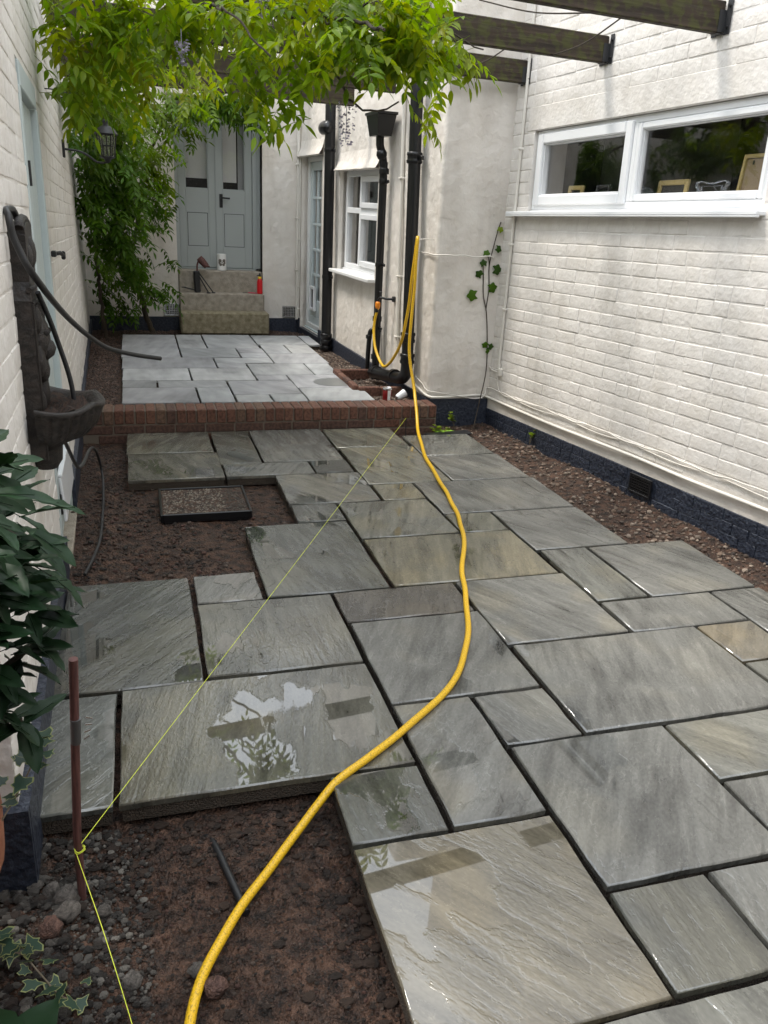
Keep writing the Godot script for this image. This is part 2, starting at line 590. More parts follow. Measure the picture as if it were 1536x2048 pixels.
# ---------------------------------------------------------------- builders
# a rectangular frame of four bars, butted
func bars(mb: MB, x0: float, x1: float, y0: float, y1: float, w: float, z0: float, z1: float, ch := 0.004) -> void:
	var zc := (z0 + z1) / 2
	var d := z1 - z0
	mb.cbox(Vector3(x0 + w / 2, (y0 + y1) / 2, zc), Vector3(w, y1 - y0, d), ch)
	mb.cbox(Vector3(x1 - w / 2, (y0 + y1) / 2, zc), Vector3(w, y1 - y0, d), ch)
	mb.cbox(Vector3((x0 + x1) / 2, y0 + w / 2, zc), Vector3(x1 - x0 - 2 * w, w, d), ch)
	mb.cbox(Vector3((x0 + x1) / 2, y1 - w / 2, zc), Vector3(x1 - x0 - 2 * w, w, d), ch)

func slabbox(x0: float, x1: float, y0: float, y1: float, z0: float, z1: float, ch := 0.0) -> MB:
	var mb := MB.new()
	mb.cbox(Vector3((x0 + x1) / 2, (y0 + y1) / 2, (z0 + z1) / 2), Vector3(absf(x1 - x0), absf(y1 - y0), absf(z1 - z0)), ch)
	return mb

# masses of wall round rectangular openings [x0, x1, y0, y1]; the openings do not share a height band unless equal
func wall_core(x0: float, x1: float, y0: float, y1: float, z0: float, z1: float, holes: Array) -> MB:
	var mb := MB.new()
	var xs := [x0, x1]
	for h in holes:
		xs.append(h[0]); xs.append(h[1])
	xs.sort()
	for i in xs.size() - 1:
		var a: float = xs[i]
		var b: float = xs[i + 1]
		if b - a < 0.001: continue
		var cut := []
		for h in holes:
			if h[0] <= a + 0.0005 and h[1] >= b - 0.0005: cut.append([h[2], h[3]])
		cut.sort()
		var y := y0
		for c in cut:
			if c[0] > y + 0.001: mb.box(Vector3((a + b) / 2, (y + c[0]) / 2, (z0 + z1) / 2), Vector3(b - a, c[0] - y, z1 - z0))
			y = c[1]
		if y1 > y + 0.001: mb.box(Vector3((a + b) / 2, (y + y1) / 2, (z0 + z1) / 2), Vector3(b - a, y1 - y, z1 - z0))
	return mb

# one brick seen from its face: soft edges, a slightly uneven face
func brick_mesh(L: float, H: float, soft: float, uneven: float, depth: float, uv0: Vector2) -> MB:
	var xs := [0.0, 0.0, soft, L - soft, L, L]
	var ys := [0.0, 0.0, soft, H - soft, H, H]
	var rows := []
	for j in 6:
		var row := []
		for i in 6:
			var ring := mini(mini(i, 5 - i), mini(j, 5 - j))
			var z: float = [-depth, -soft * 0.8, 0.0][ring]
			var p := Vector3(xs[i], ys[j], z)
			if ring == 2: p += Vector3(rr(-1, 1), rr(-1, 1), rr(-1, 1)) * uneven
			elif (i == 1 or i == 4) and (j == 1 or j == 4):
				p += Vector3(L / 2 - p.x, H / 2 - p.y, 0).normalized() * soft * 0.5
			if ring < 2: p += Vector3(rr(-1, 1), rr(-1, 1), 0) * uneven * 0.8
			row.append(p)
		rows.append(row)
	var mb := MB.new()
	mb.surface(rows)
	for i in mb.v.size(): mb.uv[i] = uv0 + Vector2(mb.v[i].x, -mb.v[i].y)
	return mb

var stretchers := []
var headers := []

func make_bricks() -> void:
	for k in 9: stretchers.append(brick_mesh(0.24, 0.0812, 0.0050, 0.0016, 0.010, Vector2(rr(0, 3), rr(0, 3))).mesh())
	for k in 6: headers.append(brick_mesh(0.115, 0.0812, 0.0050, 0.0016, 0.010, Vector2(rr(0, 3), rr(0, 3))).mesh())

# brick places in courses: [x, y, length]
func brick_places(x0: float, x1: float, y0: float, y1: float, pitch: float, holes: Array) -> Array:
	var out := []
	var rows := int((y1 - y0) / pitch)
	for r in rows:
		var y := y0 + r * pitch
		var x := x0 - (0.0 if r % 2 == 0 else 0.12) - rr(0, 0.02)
		while x < x1:
			var L := (0.118 if rng.randf() < 0.24 else 0.24) * rr(0.96, 1.04)
			var parts := [[maxf(x, x0), minf(x + L, x1)]]
			for h in holes:
				if y + pitch * 0.6 > h[2] and y + pitch * 0.3 < h[3]:
					var nxt := []
					for s in parts:
						if s[1] <= h[0] or s[0] >= h[1]: nxt.append(s)
						else:
							if s[0] < h[0]: nxt.append([s[0], h[0]])
							if s[1] > h[1]: nxt.append([h[1], s[1]])
					parts = nxt
			for s in parts:
				if s[1] - s[0] > 0.035: out.append([s[0], y, s[1] - s[0]])
			x += L + 0.0055
	return out

func lay_bricks(wall: Node3D, places: Array, pitch: float, m: Material, seen_from: Vector3, most := 300) -> void:
	for p in places:
		var w: Vector3 = wall.transform * Vector3(p[0] + p[2] / 2, p[1], 0)
		p.append((w - seen_from).length())
	places.sort_custom(func(a, b): return a[3] < b[3])
	var rest := MB.new()
	var src := {}
	for k in places.size():
		var p = places[k]
		var small: bool = p[2] < 0.17
		var pool := headers if small else stretchers
		var me: ArrayMesh = pool[rng.randi() % pool.size()]
		var b := Basis(Vector3(0, 0, 1), rr(-0.006, 0.006)).scaled(Vector3.ONE)
		b = b * Basis(Vector3(1, 0, 0), rr(-0.014, 0.014)) * Basis(Vector3(0, 1, 0), rr(-0.008, 0.008))
		b = b * Basis.from_scale(Vector3(p[2] / (0.115 if small else 0.24), rr(0.975, 1.01), 1))
		var t := Transform3D(b, Vector3(p[0], p[1] + rr(-0.0015, 0.0015), 0.0010 + rr(-0.0013, 0.0013)))
		if k < most:
			part(me, "brick", m, wall, t)
		else:
			if not src.has(me):
				var q := MB.new()
				var a := me.surface_get_arrays(0)
				q.v = a[Mesh.ARRAY_VERTEX]; q.n = a[Mesh.ARRAY_NORMAL]; q.uv = a[Mesh.ARRAY_TEX_UV]; q.idx = a[Mesh.ARRAY_INDEX]
				src[me] = q
			rest.add(src[me], t)
	if rest.v.size(): part(rest, "brick_facing", m, wall).set_meta("kind", "stuff")

# plaster laid over a path seen in plan: pts are [x, z, nx, nz] at running length s
func plaster(path: Callable, ss: Array, bs: Array, holes: Array, amp: float, sd: int) -> MB:
	var f := FastNoiseLite.new()
	f.seed = sd
	f.frequency = 0.9
	f.fractal_octaves = 5
	f.fractal_gain = 0.42
	var rows := []
	for b in bs:
		var row := []
		for s in ss:
			var q: Array = path.call(s)
			var d := f.get_noise_2d(s, b) * amp
			row.append(Vector3(q[0] + q[2] * d, b, q[1] + q[3] * d))
		rows.append(row)
	var mb := MB.new()
	mb.surface(rows)
	var W := ss.size()
	for j in bs.size():
		for i in W: mb.uv[j * W + i] = Vector2(ss[i], -bs[j])
	var keep := PackedInt32Array()
	var c := 0
	for j in bs.size() - 1:
		for i in W - 1:
			var sm: float = (ss[i] + ss[i + 1]) / 2
			var bm: float = (bs[j] + bs[j + 1]) / 2
			var inside := false
			for h in holes:
				if sm > h[0] and sm < h[1] and bm > h[2] and bm < h[3]: inside = true
			if not inside: keep.append_array(mb.idx.slice(c, c + 6))
			c += 6
	mb.idx = keep
	return mb

func steps(a: float, b: float, d: float, at_: Array) -> Array:
	var out := []
	var cuts := [a, b]
	for x in at_:
		if x > a and x < b: cuts.append(x)
	cuts.sort()
	for i in cuts.size() - 1:
		var n := maxi(1, int(round((cuts[i + 1] - cuts[i]) / d)))
		for k in n: out.append(lerpf(cuts[i], cuts[i + 1], float(k) / n))
	out.append(b)
	return out

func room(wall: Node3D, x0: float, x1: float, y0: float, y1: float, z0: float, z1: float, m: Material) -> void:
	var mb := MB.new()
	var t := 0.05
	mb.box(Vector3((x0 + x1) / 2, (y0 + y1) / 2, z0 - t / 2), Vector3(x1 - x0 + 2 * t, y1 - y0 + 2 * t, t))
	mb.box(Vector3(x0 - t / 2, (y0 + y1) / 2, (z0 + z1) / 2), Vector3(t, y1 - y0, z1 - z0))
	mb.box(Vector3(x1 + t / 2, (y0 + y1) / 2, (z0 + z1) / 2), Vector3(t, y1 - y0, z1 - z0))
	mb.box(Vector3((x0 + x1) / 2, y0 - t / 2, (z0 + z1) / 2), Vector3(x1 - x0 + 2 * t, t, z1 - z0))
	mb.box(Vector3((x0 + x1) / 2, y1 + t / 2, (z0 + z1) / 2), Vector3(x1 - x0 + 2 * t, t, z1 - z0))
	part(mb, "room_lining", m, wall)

func air_vent(parent: Node3D, x0: float, x1: float, y0: float, y1: float, z: float, m: Material) -> void:
	var mb := slabbox(x0 + 0.01, x1 - 0.01, y0 + 0.01, y1 - 0.01, z, z + 0.004)
	var o := part(mb, "air_vent", M.dark_room, parent)
	var gr := MB.new()
	bars(gr, x0, x1, y0, y1, 0.012, z, z + 0.014, 0.002)
	var nx := 9
	var ny := 7
	for i in range(1, nx): gr.box(Vector3(lerpf(x0, x1, float(i) / nx), (y0 + y1) / 2, z + 0.008), Vector3(0.006, y1 - y0 - 0.024, 0.007))
	for i in range(1, ny): gr.box(Vector3((x0 + x1) / 2, lerpf(y0, y1, float(i) / ny), z + 0.0085), Vector3(x1 - x0 - 0.024, 0.005, 0.0075))
	part(gr, "grille", m, o)

# ---------------------------------------------------------------- paving
func slab_mesh(w: float, d: float, th: float, tone: Color, ang: float, uv0: Vector2) -> MB:
	var mb := MB.new()
	mb.colored = true
	mb.tint = tone
	var pts := []
	var nx := maxi(3, int(w / 0.10))
	var nz := maxi(3, int(d / 0.10))
	for i in nx: pts.append(Vector2(-w / 2 + w * i / nx, -d / 2))
	for i in nz: pts.append(Vector2(w / 2, -d / 2 + d * i / nz))
	for i in nx: pts.append(Vector2(w / 2 - w * i / nx, d / 2))
	for i in nz: pts.append(Vector2(-w / 2, d / 2 - d * i / nz))
	var m := pts.size()
	var outer := []
	var inner := []
	for p: Vector2 in pts:
		var j := Vector2(rr(-1, 1), rr(-1, 1)) * 0.0022
		var c := p * Vector2(1.0 - 0.008 / w, 1.0 - 0.008 / d)
		outer.append(p + j)
		inner.append(c + j * 1.4)
	var cs := cos(ang)
	var sn := sin(ang)
	var uvf := func(p: Vector2) -> Vector2: return Vector2(p.x * cs - p.y * sn, p.x * sn + p.y * cs) + uv0
	var mid := mb.put(Vector3.ZERO, Vector3.UP, uvf.call(Vector2.ZERO))
	for i in m: mb.put(Vector3(inner[i].x, 0, inner[i].y), Vector3.UP, uvf.call(inner[i]))
	for i in m: mb.idx.append_array([mid, mid + 1 + i, mid + 1 + (i + 1) % m])
	var b2 := mb.v.size()
	for i in m: mb.put(Vector3(inner[i].x, 0, inner[i].y), Vector3(pts[i].x / w, 1.2, pts[i].y / d).normalized(), uvf.call(inner[i]))
	for i in m: mb.put(Vector3(outer[i].x, -0.0045 - rr(0, 0.003), outer[i].y), Vector3(pts[i].x / w, 0.4, pts[i].y / d).normalized(), uvf.call(outer[i]))
	for i in m:
		var k := (i + 1) % m
		mb.idx.append_array([b2 + i, b2 + m + i, b2 + m + k, b2 + i, b2 + m + k, b2 + k])
	for i in m:
		var k := (i + 1) % m
		var a := mb.v[b2 + m + i]
		var b := mb.v[b2 + m + k]
		mb.poly([a, b, Vector3(b.x * 0.995, -th, b.z * 0.995), Vector3(a.x * 0.995, -th, a.z * 0.995)], Vector3(pts[i].x / w + pts[k].x / w, 0, pts[i].y / d + pts[k].y / d))
	return mb

func lay_slab(parent: Node3D, r: Array, y: float, tone: Color, m: Material, tilt: float, bed_to: float) -> void:
	var w: float = r[1] - r[0]
	var d: float = r[3] - r[2]
	var c := Vector3((r[0] + r[1]) / 2, y + rr(-0.001, 0.001), (r[2] + r[3]) / 2)
	var ang := rr(-0.75, 0.75) + (PI if rng.randf() < 0.5 else 0.0)
	var mb := slab_mesh(w, d, 0.024, tone, ang, Vector2(rr(0, 5), rr(0, 5)))
	part(mb, "paving_slab", m, parent, Transform3D(rot(rr(-1, 1) * tilt, rr(-0.003, 0.003), rr(-1, 1) * tilt), c))
	var bd := MB.new()
	bd.box(Vector3(c.x, (y - 0.0255 + bed_to) / 2, c.z), Vector3(w - 0.012, y - 0.0255 - bed_to, d - 0.012))
	part(bd, "mortar_bed", M.bed, parent)

# ---------------------------------------------------------------- leaves
# a leaf blade from the origin along +x, folded on its midrib and arched down
func blade(mb: MB, xf: Transform3D, L: float, W: float, fold: float, arch: float, wavy := 0.0) -> void:
	var prof := [[0.0, 0.03], [0.16, 0.62], [0.38, 1.0], [0.64, 0.82], [0.86, 0.36], [1.0, 0.0]]
	if wavy > 0.0:
		prof = []
		for i in 13:
			var t := i / 12.0
			prof.append([t, 0.03 + 0.97 * pow(sin(PI * pow(t, 0.85)), 0.85)])
	var rows := []
	for p in prof:
		var x: float = p[0] * L
		var y: float = -arch * L * p[0] * p[0]
		var hw: float = p[1] * W / 2
		var wv := wavy * W * sin(p[0] * 17.0)
		if wavy > 0.0:
			hw *= 1.0 + 0.06 * sin(p[0] * 29.0)
			rows.append([xf * Vector3(x, y + hw * fold + wv, -hw), xf * Vector3(x, y + hw * fold * 0.6 + wv * 0.3, -hw * 0.5), xf * Vector3(x, y, 0), xf * Vector3(x, y + hw * fold * 0.6 - wv * 0.3, hw * 0.5), xf * Vector3(x, y + hw * fold - wv, hw)])
		else:
			rows.append([xf * Vector3(x, y + hw * fold, -hw), xf * Vector3(x, y, 0), xf * Vector3(x, y + hw * fold, hw)])
	mb.surface(rows)

func compound_leaf(pairs: int, L: float, leaflet: float, sd: int) -> ArrayMesh:
	rng.seed = sd
	var mb := MB.new()
	mb.colored = true
	var mids := []
	for i in pairs + 2:
		var t := float(i) / (pairs + 1)
		mids.append(Vector3(t * L, -0.32 * L * t * t, 0.04 * L * sin(t * 3.0)))
	mb.tint = Color(0.9, 0.85, 0.8)
	mb.tube(mids, 0.0016, 3, false)
	for i in range(1, pairs + 2):
		var p: Vector3 = mids[i]
		var t := float(i) / (pairs + 1)
		var size := leaflet * (1.0 - 0.35 * absf(t - 0.55)) * rr(0.85, 1.1)
		var g := rr(0.8, 1.2)
		mb.tint = Color(g * rr(0.92, 1.1), g, g * rr(0.8, 1.1))
		if i == pairs + 1:
			blade(mb, Transform3D(rot(0, 0, -0.5), p), size * 1.1, size * 0.36, 0.25, 0.15)
			continue
		for sg in [-1.0, 1.0]:
			var b := Basis(Vector3.UP, sg * (-1.05 + 0.25 * t + rr(-0.15, 0.15))) * Basis(Vector3(0, 0, 1), rr(-0.55, -0.15)) * Basis(Vector3(1, 0, 0), rr(-0.3, 0.3))
			blade(mb, Transform3D(b, p), size, size * 0.37, 0.3, rr(0.08, 0.35))
	return mb.mesh()

# ================================================================ the place
var RW: Transform3D    # frames of the walls: x to the right as one faces it, y up, z out of the wall
var LW: Transform3D
var AW: Transform3D
var BW: Transform3D
const EYE := Vector3(0, 1.65, 0)
const TERRACE := 0.165

func _ready() -> void:
	var cam := Camera3D.new()
	cam.name = "camera"
	cam.transform = Transform3D(Basis(Vector3(0.9588, 0.0490, 0.2798), Vector3(0.0541, 0.9357, -0.3485), Vector3(-0.2787, 0.3493, 0.8943)).orthonormalized(), EYE)
	cam.fov = 64.98
	cam.near = 0.05
	cam.far = 200.0
	add_child(cam)
	cam.current = true
	var sky := ProceduralSkyMaterial.new()
	sky.sky_top_color = Color(0.92, 0.945, 0.975)
	sky.sky_horizon_color = Color(0.90, 0.92, 0.94)
	sky.sky_curve = 0.3
	sky.ground_bottom_color = Color(0.35, 0.34, 0.32)
	sky.ground_horizon_color = Color(0.6, 0.6, 0.6)
	sky.energy_multiplier = 1.0
	var env := Environment.new()
	env.background_mode = Environment.BG_SKY
	env.sky = Sky.new()
	env.sky.sky_material = sky
	env.tonemap_mode = Environment.TONE_MAPPER_LINEAR
	env.tonemap_exposure = 3.35
	env.sdfgi_enabled = true
	env.ssao_enabled = true
	env.ssil_enabled = true
	var we := WorldEnvironment.new()
	we.name = "environment"
	we.environment = env
	add_child(we)
	var sun := DirectionalLight3D.new()
	sun.name = "overcast_sun"
	sun.light_color = Color(1.0, 0.975, 0.94)
	sun.light_energy = 0.32
	sun.light_angular_distance = 11.0
	sun.shadow_enabled = true
	add_child(sun)
	sun.look_at_from_position(Vector3.ZERO, Vector3(0.46, -1.0, 0.24), Vector3.FORWARD)

	RW = frame(Vector3(2.88, 0, -6.42), Vector3(0.108, 0.021, 0.993))
	LW = frame(Vector3(-0.368, 0, -1.92), Vector3(-0.025, -0.025, -0.999))
	AW = frame(Vector3(2.33, 0, -6.40), Vector3(0.07, -0.006, 0.998))
	BW = frame(Vector3(0, 0, -10.78), Vector3(1, 0, 0))
	rng.seed = 5
	make_materials()
	make_bricks()
	ground()
	patio()
	terrace()
	right_wall()
	left_wall()
	rendered_wall()
	end_wall()
	garden_walls()
	edging()
	door_steps()
	pipes()
	pergola()
	wisteria()
	fountain()
	hoses()
	stake_and_line()
	pit_things()
	bay_and_ivy()
	small_plants()
	small_things()
	gravel_all()

func soil_height(x: float, z: float) -> float:
	var lx := -0.37 + 0.027 * (z + 1.9)
	if z < -6.29 and x < 2.345: return 0.105
	var h := -0.085
	if z > -1.75 and z < 0.5 and x < 0.6: h = -0.095 + 0.03 * smoothstep(0.0, -0.35, x)
	elif x < 1.2 and z < -3.0: h = -0.075 + 0.03 * smoothstep(-4.3, -3.8, z) * smoothstep(0.0, 0.3, x)
	elif x > 2.0: h = -0.066 + 0.03 * smoothstep(2.5, 3.1, x)
	return h

func ground() -> void:
	var f := FastNoiseLite.new()
	f.seed = 3
	f.frequency = 1.6
	f.fractal_octaves = 5
	f.fractal_gain = 0.55
	var f2 := FastNoiseLite.new()
	f2.seed = 4
	f2.noise_type = FastNoiseLite.TYPE_CELLULAR
	f2.frequency = 14.0
	f2.cellular_return_type = FastNoiseLite.RETURN_DISTANCE
	var xs := [-60.0, -12.0, -3.0, -1.0]
	xs.append_array(steps(-0.75, -0.5, 0.024, []))
	xs.append_array(steps(-0.49, 0.55, 0.0095, []))
	xs.append_array(steps(0.57, 3.5, 0.024, []))
	xs.append_array([4.0, 6.0, 15.0, 60.0])
	var zs := [-60.0, -20.0, -12.5]
	zs.append_array(steps(-10.95, -6.31, 0.05, []))
	zs.append_array(steps(-6.27, -2.12, 0.024, []))
	zs.append_array(steps(-2.105, -0.9, 0.0095, []))
	zs.append_array(steps(-0.88, -0.6, 0.03, []))
	zs.append_array([-0.3, 1.0, 4.0, 12.0, 60.0])
	var rows := []
	for z: float in zs:
		var row := []
		for x: float in xs:
			var h := soil_height(x, z)
			if absf(x) < 5.0 and z < 1.0 and z > -12.0:
				h += f.get_noise_2d(x, z) * 0.030 - 0.012 * absf(f2.get_noise_2d(x, z)) + rr(-0.0025, 0.0025)
				if x < 0.62 and z > -2.15: h += f.get_noise_2d(x * 9.0, z * 9.0) * 0.016 - 0.010 * absf(f2.get_noise_2d(x * 2.7, z * 2.7)) + maxf(0.0, f.get_noise_2d(x * 26.0, z * 26.0) - 0.12) * 0.02
			row.append(Vector3(x, h, z))
		rows.append(row)
	var mb := MB.new()
	mb.surface(rows, true)
	for i in mb.v.size(): mb.uv[i] = Vector2(mb.v[i].x, mb.v[i].z)
	var o := part(mb, "ground", M.soil, self)
	tag(o, "bare dark brown soil of the courtyard", "", "", "structure")

func patio() -> void:
	var p := group_node("patio", self)
	tag(p, "wet grey riven sandstone patio on the lower level", "", "", "structure")
	var L := [
		[-0.134, 0.455, -6.135, -5.603, 0], [-0.125, 0.476, -5.571, -5.016, 0], [0.478, 0.758, -6.127, -5.300, 1], [0.772, 1.335, -6.13, -5.300, 0],
		[0.488, 1.069, -5.275, -5.019, 0], [1.085, 1.340, -5.282, -5.023, 2], [1.353, 1.913, -6.12, -5.595, 0], [1.366, 1.929, -5.572, -4.737, 0],
		[1.944, 2.493, -5.861, -5.317, 0], [1.948, 2.510, -5.300, -4.739, 4], [0.797, 1.360, -4.995, -4.440, 4], [1.382, 1.649, -4.715, -4.432, 5],
		[0.797, 1.068, -4.418, -4.148, 2], [1.085, 1.649, -4.413, -3.860, 5], [1.668, 2.525, -4.721, -4.150, 0], [1.668, 1.949, -4.131, -3.855, 5],
		[1.970, 2.530, -4.133, -3.553, 4], [0.489, 1.066, -4.125, -3.264, 3], [1.090, 1.950, -3.838, -3.262, 5], [1.990, 2.255, -3.534, -2.945, 1],
		[2.277, 2.868, -3.530, -2.936, 4], [1.993, 2.581, -2.920, -2.642, 4], [1.393, 1.965, -3.245, -2.649, 4], [0.788, 1.373, -3.243, -2.963, 6],
		[0.795, 1.382, -2.945, -2.335, 0], [-0.372, 0.157, -3.524, -2.627, 2], [0.178, 0.465, -3.530, -3.250, 0], [0.175, 0.772, -3.233, -2.643, 1],
		[-0.132, 0.774, -2.617, -2.010, 1], [-0.370, -0.149, -2.602, -2.006, 1], [0.492, 0.774, -1.990, -1.701, 2], [0.796, 1.089, -2.318, -1.708, 0],
		[1.108, 1.387, -2.316, -2.027, 4], [1.410, 2.284, -2.631, -2.031, 7], [2.300, 2.577, -2.622, -2.332, 5], [1.113, 1.696, -2.008, -1.402, 7],
		[0.490, 1.089, -1.682, -1.073, 5], [1.107, 1.400, -1.381, -1.082, 2], [2.598, 2.872, -2.916, -2.340, 0], [2.304, 2.872, -2.313, -1.74, 1],
		[1.713, 2.284, -2.009, -1.714, 0], [1.713, 2.284, -1.695, -1.12, 7], [1.418, 1.696, -1.379, -0.80, 4], [0.797, 1.400, -1.060, -0.46, 0], [1.713, 2.284, -1.10, -0.5, 4], [2.304, 2.872, -1.72, -1.12, 0],
	]
	var tones := [Color(1.04, 1.03, 0.99), Color(0.80, 0.82, 0.80), Color(0.55, 0.58, 0.59), Color(0.60, 0.63, 0.61), Color(1.62, 1.60, 1.46), Color(1.04, 0.965, 0.84), Color(0.55, 0.52, 0.51), Color(1.36, 1.38, 1.38)]
	for i in L.size():
		var r: Array = L[i]
		var t: Color = tones[r[4]]
		var g := rr(0.88, 1.12)
		var warmth := rr(-0.02, 0.07)
		t = Color(t.r * (1.0 + warmth), t.g, t.b * (1.0 - 1.3 * warmth))
		var kind := 1 if r[4] == 5 else (i % 3)
		lay_slab(p, r, rr(-0.001, 0.0012), Color(t.r * g, t.g * g, t.b * g), M.wet[kind], 0.0022, -0.07)

func terrace() -> void:
	var p := group_node("terrace", self)
	tag(p, "paler, drier sandstone terrace one step up, before the door", "", "", "structure")
	var L := [
		[-0.195, 0.386, -9.957, -8.458], [0.402, 0.690, -9.968, -9.020], [0.706, 1.268, -9.978, -9.020], [0.402, 0.992, -9.002, -8.458], [1.008, 1.284, -9.002, -8.716], [1.300, 1.566, -9.262, -8.716],
		[1.284, 1.852, -9.953, -9.280], [1.582, 1.852, -9.262, -8.704], [1.868, 2.004, -9.941, -9.270], [1.008, 1.284, -8.700, -8.432], [1.300, 1.852, -8.687, -8.107], [-0.181, 0.696, -8.440, -7.876],
		[0.712, 1.284, -8.416, -8.142], [0.712, 0.992, -8.125, -7.868], [1.008, 1.574, -8.090, -7.508], [1.010, 1.292, -7.493, -7.272], [1.590, 1.830, -8.090, -7.508], [-0.171, 0.416, -7.860, -7.307],
		[0.432, 0.994, -7.852, -7.288], [1.309, 1.785, -7.490, -6.931], [1.316, 1.872, -6.915, -6.410], [0.727, 1.300, -7.256, -6.690], [0.730, 1.010, -6.675, -6.412], [1.025, 1.302, -6.675, -6.412],
		[-0.166, 0.112, -7.290, -7.006], [0.128, 0.711, -7.270, -6.994], [-0.164, 0.424, -6.988, -6.428], [0.440, 0.712, -6.978, -6.428],
	]
	for r in L:
		var g := rr(0.60, 0.92)
		r[2] += 0.004
		r[3] -= 0.004
		lay_slab(p, r, TERRACE, Color(g * rr(0.98, 1.01), g, g * rr(0.99, 1.03)), M.dry, 0.0012, 0.09)
	# a wet patch by the gully
	var mb := MB.new()
	var pts := []
	for k in 15:
		var a := TAU * k / 15.0
		pts.append(Vector3(1.690 + minf(cos(a) * 0.20, 0.085), 0, -7.14 + sin(a) * 0.18))
	mb.poly(pts, Vector3.UP)
	var o := part(mb, "wet_patch", M.stain, p, at(Vector3(0, TERRACE + 0.0035, 0)))
	o.set_meta("kind", "stuff")

# ---------------------------------------------------------------- right-hand brick wall
func right_wall() -> void:
	var w := thing("brick_wall", "white painted brick wall with the long low window, on the right", "wall", RW)
	var hole := [0.405, 2.70, 1.70, 2.265]
	part(wall_core(-0.02, 9.0, -0.3, 6.2, -0.30, -0.0022, [hole]), "wall_core", M.paint, w)
	var lintel := slabbox(0.30, 2.86, 2.268, 2.43, -0.0075, 0.0025, 0.003)
	part(lintel, "lintel", M.paint, w)
	var holes := [[0.405, 2.70, 1.66, 2.268], [0.30, 2.86, 2.265, 2.43]]
	lay_bricks(w, brick_places(0.0, 4.3, 0.10, 3.2, 0.0862, holes), 0.0862, M.paint, EYE)
	# rendered skirt over the plinth, then the navy plinth with its own courses
	var pl := part(slabbox(0.02, 9.0, -0.3, 0.085, -0.0065, 0.012), "plinth", M.navy, w)
	var save := [stretchers, headers]
	for r in 3:
		var x := 0.03 + (0.1 if r == 1 else 0.0)
		while x < 3.9:
			var L := (0.115 if rng.randf() < 0.25 else 0.235) * rr(0.97, 1.03)
			var small := L < 0.17
			var me: ArrayMesh = (headers if small else stretchers)[rng.randi() % 6]
			if not (x + L > 2.02 and x < 2.25 and r > 0):
				part(me, "plinth_brick", M.navy, pl, Transform3D(Basis.from_scale(Vector3(L / (0.115 if small else 0.24), 0.86, 1)), Vector3(x, -0.118 + r * 0.068, 0.019 + rr(-0.001, 0.001))))
			x += L + 0.009
	# skim of render just above the plinth
	var sk := steps(0.0, 4.3, 0.06, [])
	part(plaster(func(s): return [s, 0.007, 0.0, 1.0], sk, [0.087, 0.11, 0.14, 0.165, 0.185], [], 0.007, 9), "render_skirt", M.render, w)
	air_vent(pl, 2.03, 2.242, -0.05, 0.075, 0.024, M.black)
	# window
	var win := part(slabbox(0.407, 2.698, 1.70, 1.712, -0.12, -0.02), "window", M.upvc, w)
	var fr := MB.new()
	bars(fr, 0.408, 2.697, 1.713, 2.262, 0.042, -0.105, -0.028)
	fr.cbox(Vector3(1.548, 1.9875, -0.0665), Vector3(0.036, 0.465, 0.077), 0.004)
	part(fr, "window_frame", M.upvc, win)
	var sash := MB.new()
	bars(sash, 0.438, 1.528, 1.742, 2.240, 0.070, -0.095, -0.012, 0.008)
	bars(sash, 0.508, 1.458, 1.812, 2.170, 0.010, -0.08, -0.03, 0.003)
	part(sash, "opening_sash", M.upvc, win)
	var bead := MB.new()
	bars(bead, 1.567, 2.655, 1.756, 2.219, 0.040, -0.09, -0.024, 0.008)
	bars(bead, 1.607, 2.615, 1.796, 2.179, 0.007, -0.075, -0.045, 0.002)
	part(bead, "fixed_light", M.upvc, win)
	part(slabbox(0.516, 1.450, 1.820, 2.162, -0.070, -0.064), "pane", M.glass, win)
	part(slabbox(1.612, 2.610, 1.800, 2.174, -0.070, -0.064), "pane", M.glass, win)
	var sill := MB.new()
	sill.cbox(Vector3(1.452, 1.684, 0.012), Vector3(2.545, 0.026, 0.105), 0.005)
	sill.cbox(Vector3(1.452, 1.668, 0.050), Vector3(2.545, 0.014, 0.026), 0.004)
	part(sill, "window_sill", M.upvc, w)
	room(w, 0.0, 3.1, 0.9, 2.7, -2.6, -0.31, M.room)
	part(slabbox(0.41, 2.695, 1.7125, 1.772, -0.33, -0.112), "inner_sill", M.white_gloss, w)
	# dark cupboard and a dark picture deep in the room
	part(slabbox(0.9, 1.62, 0.92, 2.12, -2.55, -2.2, 0.01), "cupboard", M.dark_room, w)
	part(slabbox(0.05, 0.40, 0.92, 2.69, -2.0, -0.9, 0.01), "chimney_breast", M.curtain, w)
	# things on the inner sill
	var sy := 1.773
	photo_frame(Vector3(0.72, sy, -0.20), 0.145, 0.114, M.wood_frame, "small gilt wooden photo frame behind the left pane, seen from the back", 0.25, false)
	photo_frame(Vector3(1.04, sy, -0.20), 0.175, 0.110, M.grey_frame, "dark grey photo frame behind the left pane near the mullion", -0.1, true)
	photo_frame(Vector3(1.755, sy, -0.20), 0.28, 0.118, M.wood_frame, "wider gilt wooden photo frame behind the right pane, beside the clear one", -0.03, false)
	photo_frame(Vector3(2.455, sy, -0.21), 0.36, 0.235, M.wood_frame, "tall gilt picture frame with a brown back at the right end of the sill", -0.04, true)
	var ac := thing("acrylic_frame", "clear wavy acrylic photo frame standing on the sill behind the right pane", "photo frame", RW * at(Vector3(2.095, sy, -0.20), Basis.from_scale(Vector3(1.0, 0.42, 1.0))))
	var ring := []
	for p in [[-0.115, 0.0], [-0.105, 0.12], [-0.125, 0.205], [-0.095, 0.235], [0.0, 0.205], [0.095, 0.235], [0.125, 0.205], [0.105, 0.12], [0.115, 0.0]]:
		ring.append(Vector3(p[0], p[1], 0))
